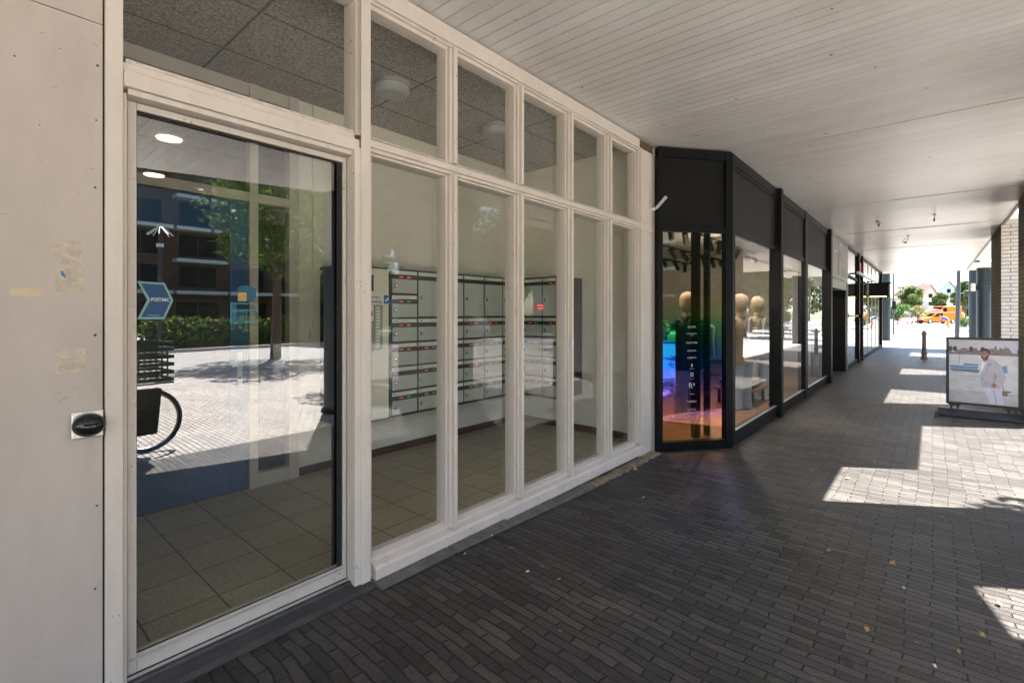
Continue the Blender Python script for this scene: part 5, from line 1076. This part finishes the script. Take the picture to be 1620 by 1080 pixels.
# houses at the back
roofr = M('red_roof_tile',(.35,.12,.08),.8,var=.25,scale=3); roofg = M('grey_roof',(.20,.21,.23),.8); brickw = M('pale_brick',(.45,.38,.33),.85,var=.1)
def house(px, Z, wpx, h_eave, h_ridge, wall, roof, lab, gable=True):
    c = P(px, Z); W_ = wpx/769*Z; t = thing('house', lab, 'house', (c.x,c.y,0), ang, local=True); Dp = 9; a0 = W_/2
    mb = MB(); mb.box(-a0,a0,0,Dp,0,h_eave)
    if gable: mb.prism([(-a0,h_eave),(a0,h_eave),(0,h_ridge-.1)], Dp, 1, 0)
    mb.build('wall', wall, t)
    mb = MB()
    if gable: mb.prism([(-a0-.3,h_eave-.15),(0,h_ridge),(a0+.3,h_eave-.15),(a0+.3,h_eave+.1),(0,h_ridge+.28),(-a0-.3,h_eave+.1)], Dp+.3, 1, -.3)
    else: mb.prism([(-.4,h_eave),(Dp/2,h_ridge),(Dp+.4,h_eave)], a0+.3, 0, -a0-.3)
    rf = mb.build('roof', roof, t); mb = MB(); mb.box(a0*.4,a0*.4+.6,Dp*.5,Dp*.5+.6,h_ridge-1,h_ridge+.7); mb.build('chimney', M('chimney_brick',(.25,.13,.1),.9), rf)
    n = max(1,int(W_/3))
    for f_ in range(max(1,int(h_eave/2.7))):
        for i in range(n):
            cx_ = -a0+(i+.5)*W_/n; mb = MB(); mb.box(cx_-.75,cx_+.75,-.06,-.002,f_*2.8+.9,f_*2.8+2.3); w2 = mb.build('window', whiteplas, t); mb = MB(); mb.box(cx_-.65,cx_+.65,-.075,-.061,f_*2.8+1.0,f_*2.8+2.2); mb.build('pane', winm, w2)
    if gable: mb = MB(); mb.box(-.55,.55,-.06,-.002,h_eave+.2,h_eave+1.4); mb.build('window', winm, t)
house(1414,120,44,5.2,8.6,M('pale_pink_wall',(.50,.40,.36),.85),roofr,'pale house with a red tiled roof at the left of the far street',False)
house(1472,150,30,6.0,10.2,M('pink_wall',(.55,.42,.38),.85),M('faded_roof',(.42,.22,.17),.8),'pale pink gabled house behind the excavator')
house(1501,150,38,7.5,11.2,M('grey_wall',(.42,.43,.45),.85),roofg,'grey gabled house behind the lamp post, tallest of the far houses')
house(1448,170,26,5.0,8.4,brickw,roofr,'small red roofed house half hidden by the big green tree')
# far trees
def fart(px, Z, h, cr, c, mname, lab, n=3500, size=.22, th=None):
    p_ = P(px, Z); tree((p_.x,p_.y,0), h, cr, n, size, c, lab, mname, 'trees around the far square', trunk_h=th)
LF = (.085,.13,.04)
fart(1443,72,5.6,1.75,LF,'leaf_far','big loose green tree in the middle of the far street',4500,.17,1.9)
fart(1420,62,2.8,1.15,(.075,.15,.05),'leaf_far2','small round bright green tree at the left behind the barriers',2500,.11,.5)
fart(1487,84,5.0,1.3,LF,'leaf_far','green tree between the pink and the grey house')
fart(1527,60,5.6,1.5,LF,'leaf_far','green tree right of the street lamp post',3500,.16)
fart(1527,46,1.1,.7,(.16,.22,.08),'leaf_far2','low pale bush at the foot of the far right column',1200,.07,.15)
fart(1452,66,2.6,.9,(.20,.22,.10),'leaf_far3','thin yellowish young tree beside the big green tree',1200,.10,.7)
# distant wooded rise
p0, p1 = P(1380,200), P(1560,200); ce = []; ra = []
for i in range(60):
    f_ = i/59; c = p0.lerp(p1,f_)+Vector((random.uniform(0,14),random.uniform(-4,4),0)); zt = 12.2+1.6*math.sin(f_*9)+1.0*math.sin(f_*23)
    ce.append((c.x,c.y,zt*.72)); ra.append(4.2); ce.append((c.x,c.y,zt*.3)); ra.append(4.4)
hw = leaf_cloud('distant_woods', ce, ra, 9000, .75, leafmat('leaf_hill',(.06,.10,.075)), None); tag(hw,'hazy line of woods on the horizon','woods',None,'stuff')
mb = MB(); mb.T = Matrix.Translation(p0) @ Matrix.Rotation(math.atan2((p1-p0).y,(p1-p0).x),4,'Z'); LL = (p1-p0).length; mb.prism([(-10,0),(-5,8),(LL+5,8.5),(LL+10,0)], 12, 1, 6); struct(mb.build('hill', M('hill_green',(.08,.12,.07),.95)))
for o in bpy.data.objects:
    if '_local' in o: del o['_local']
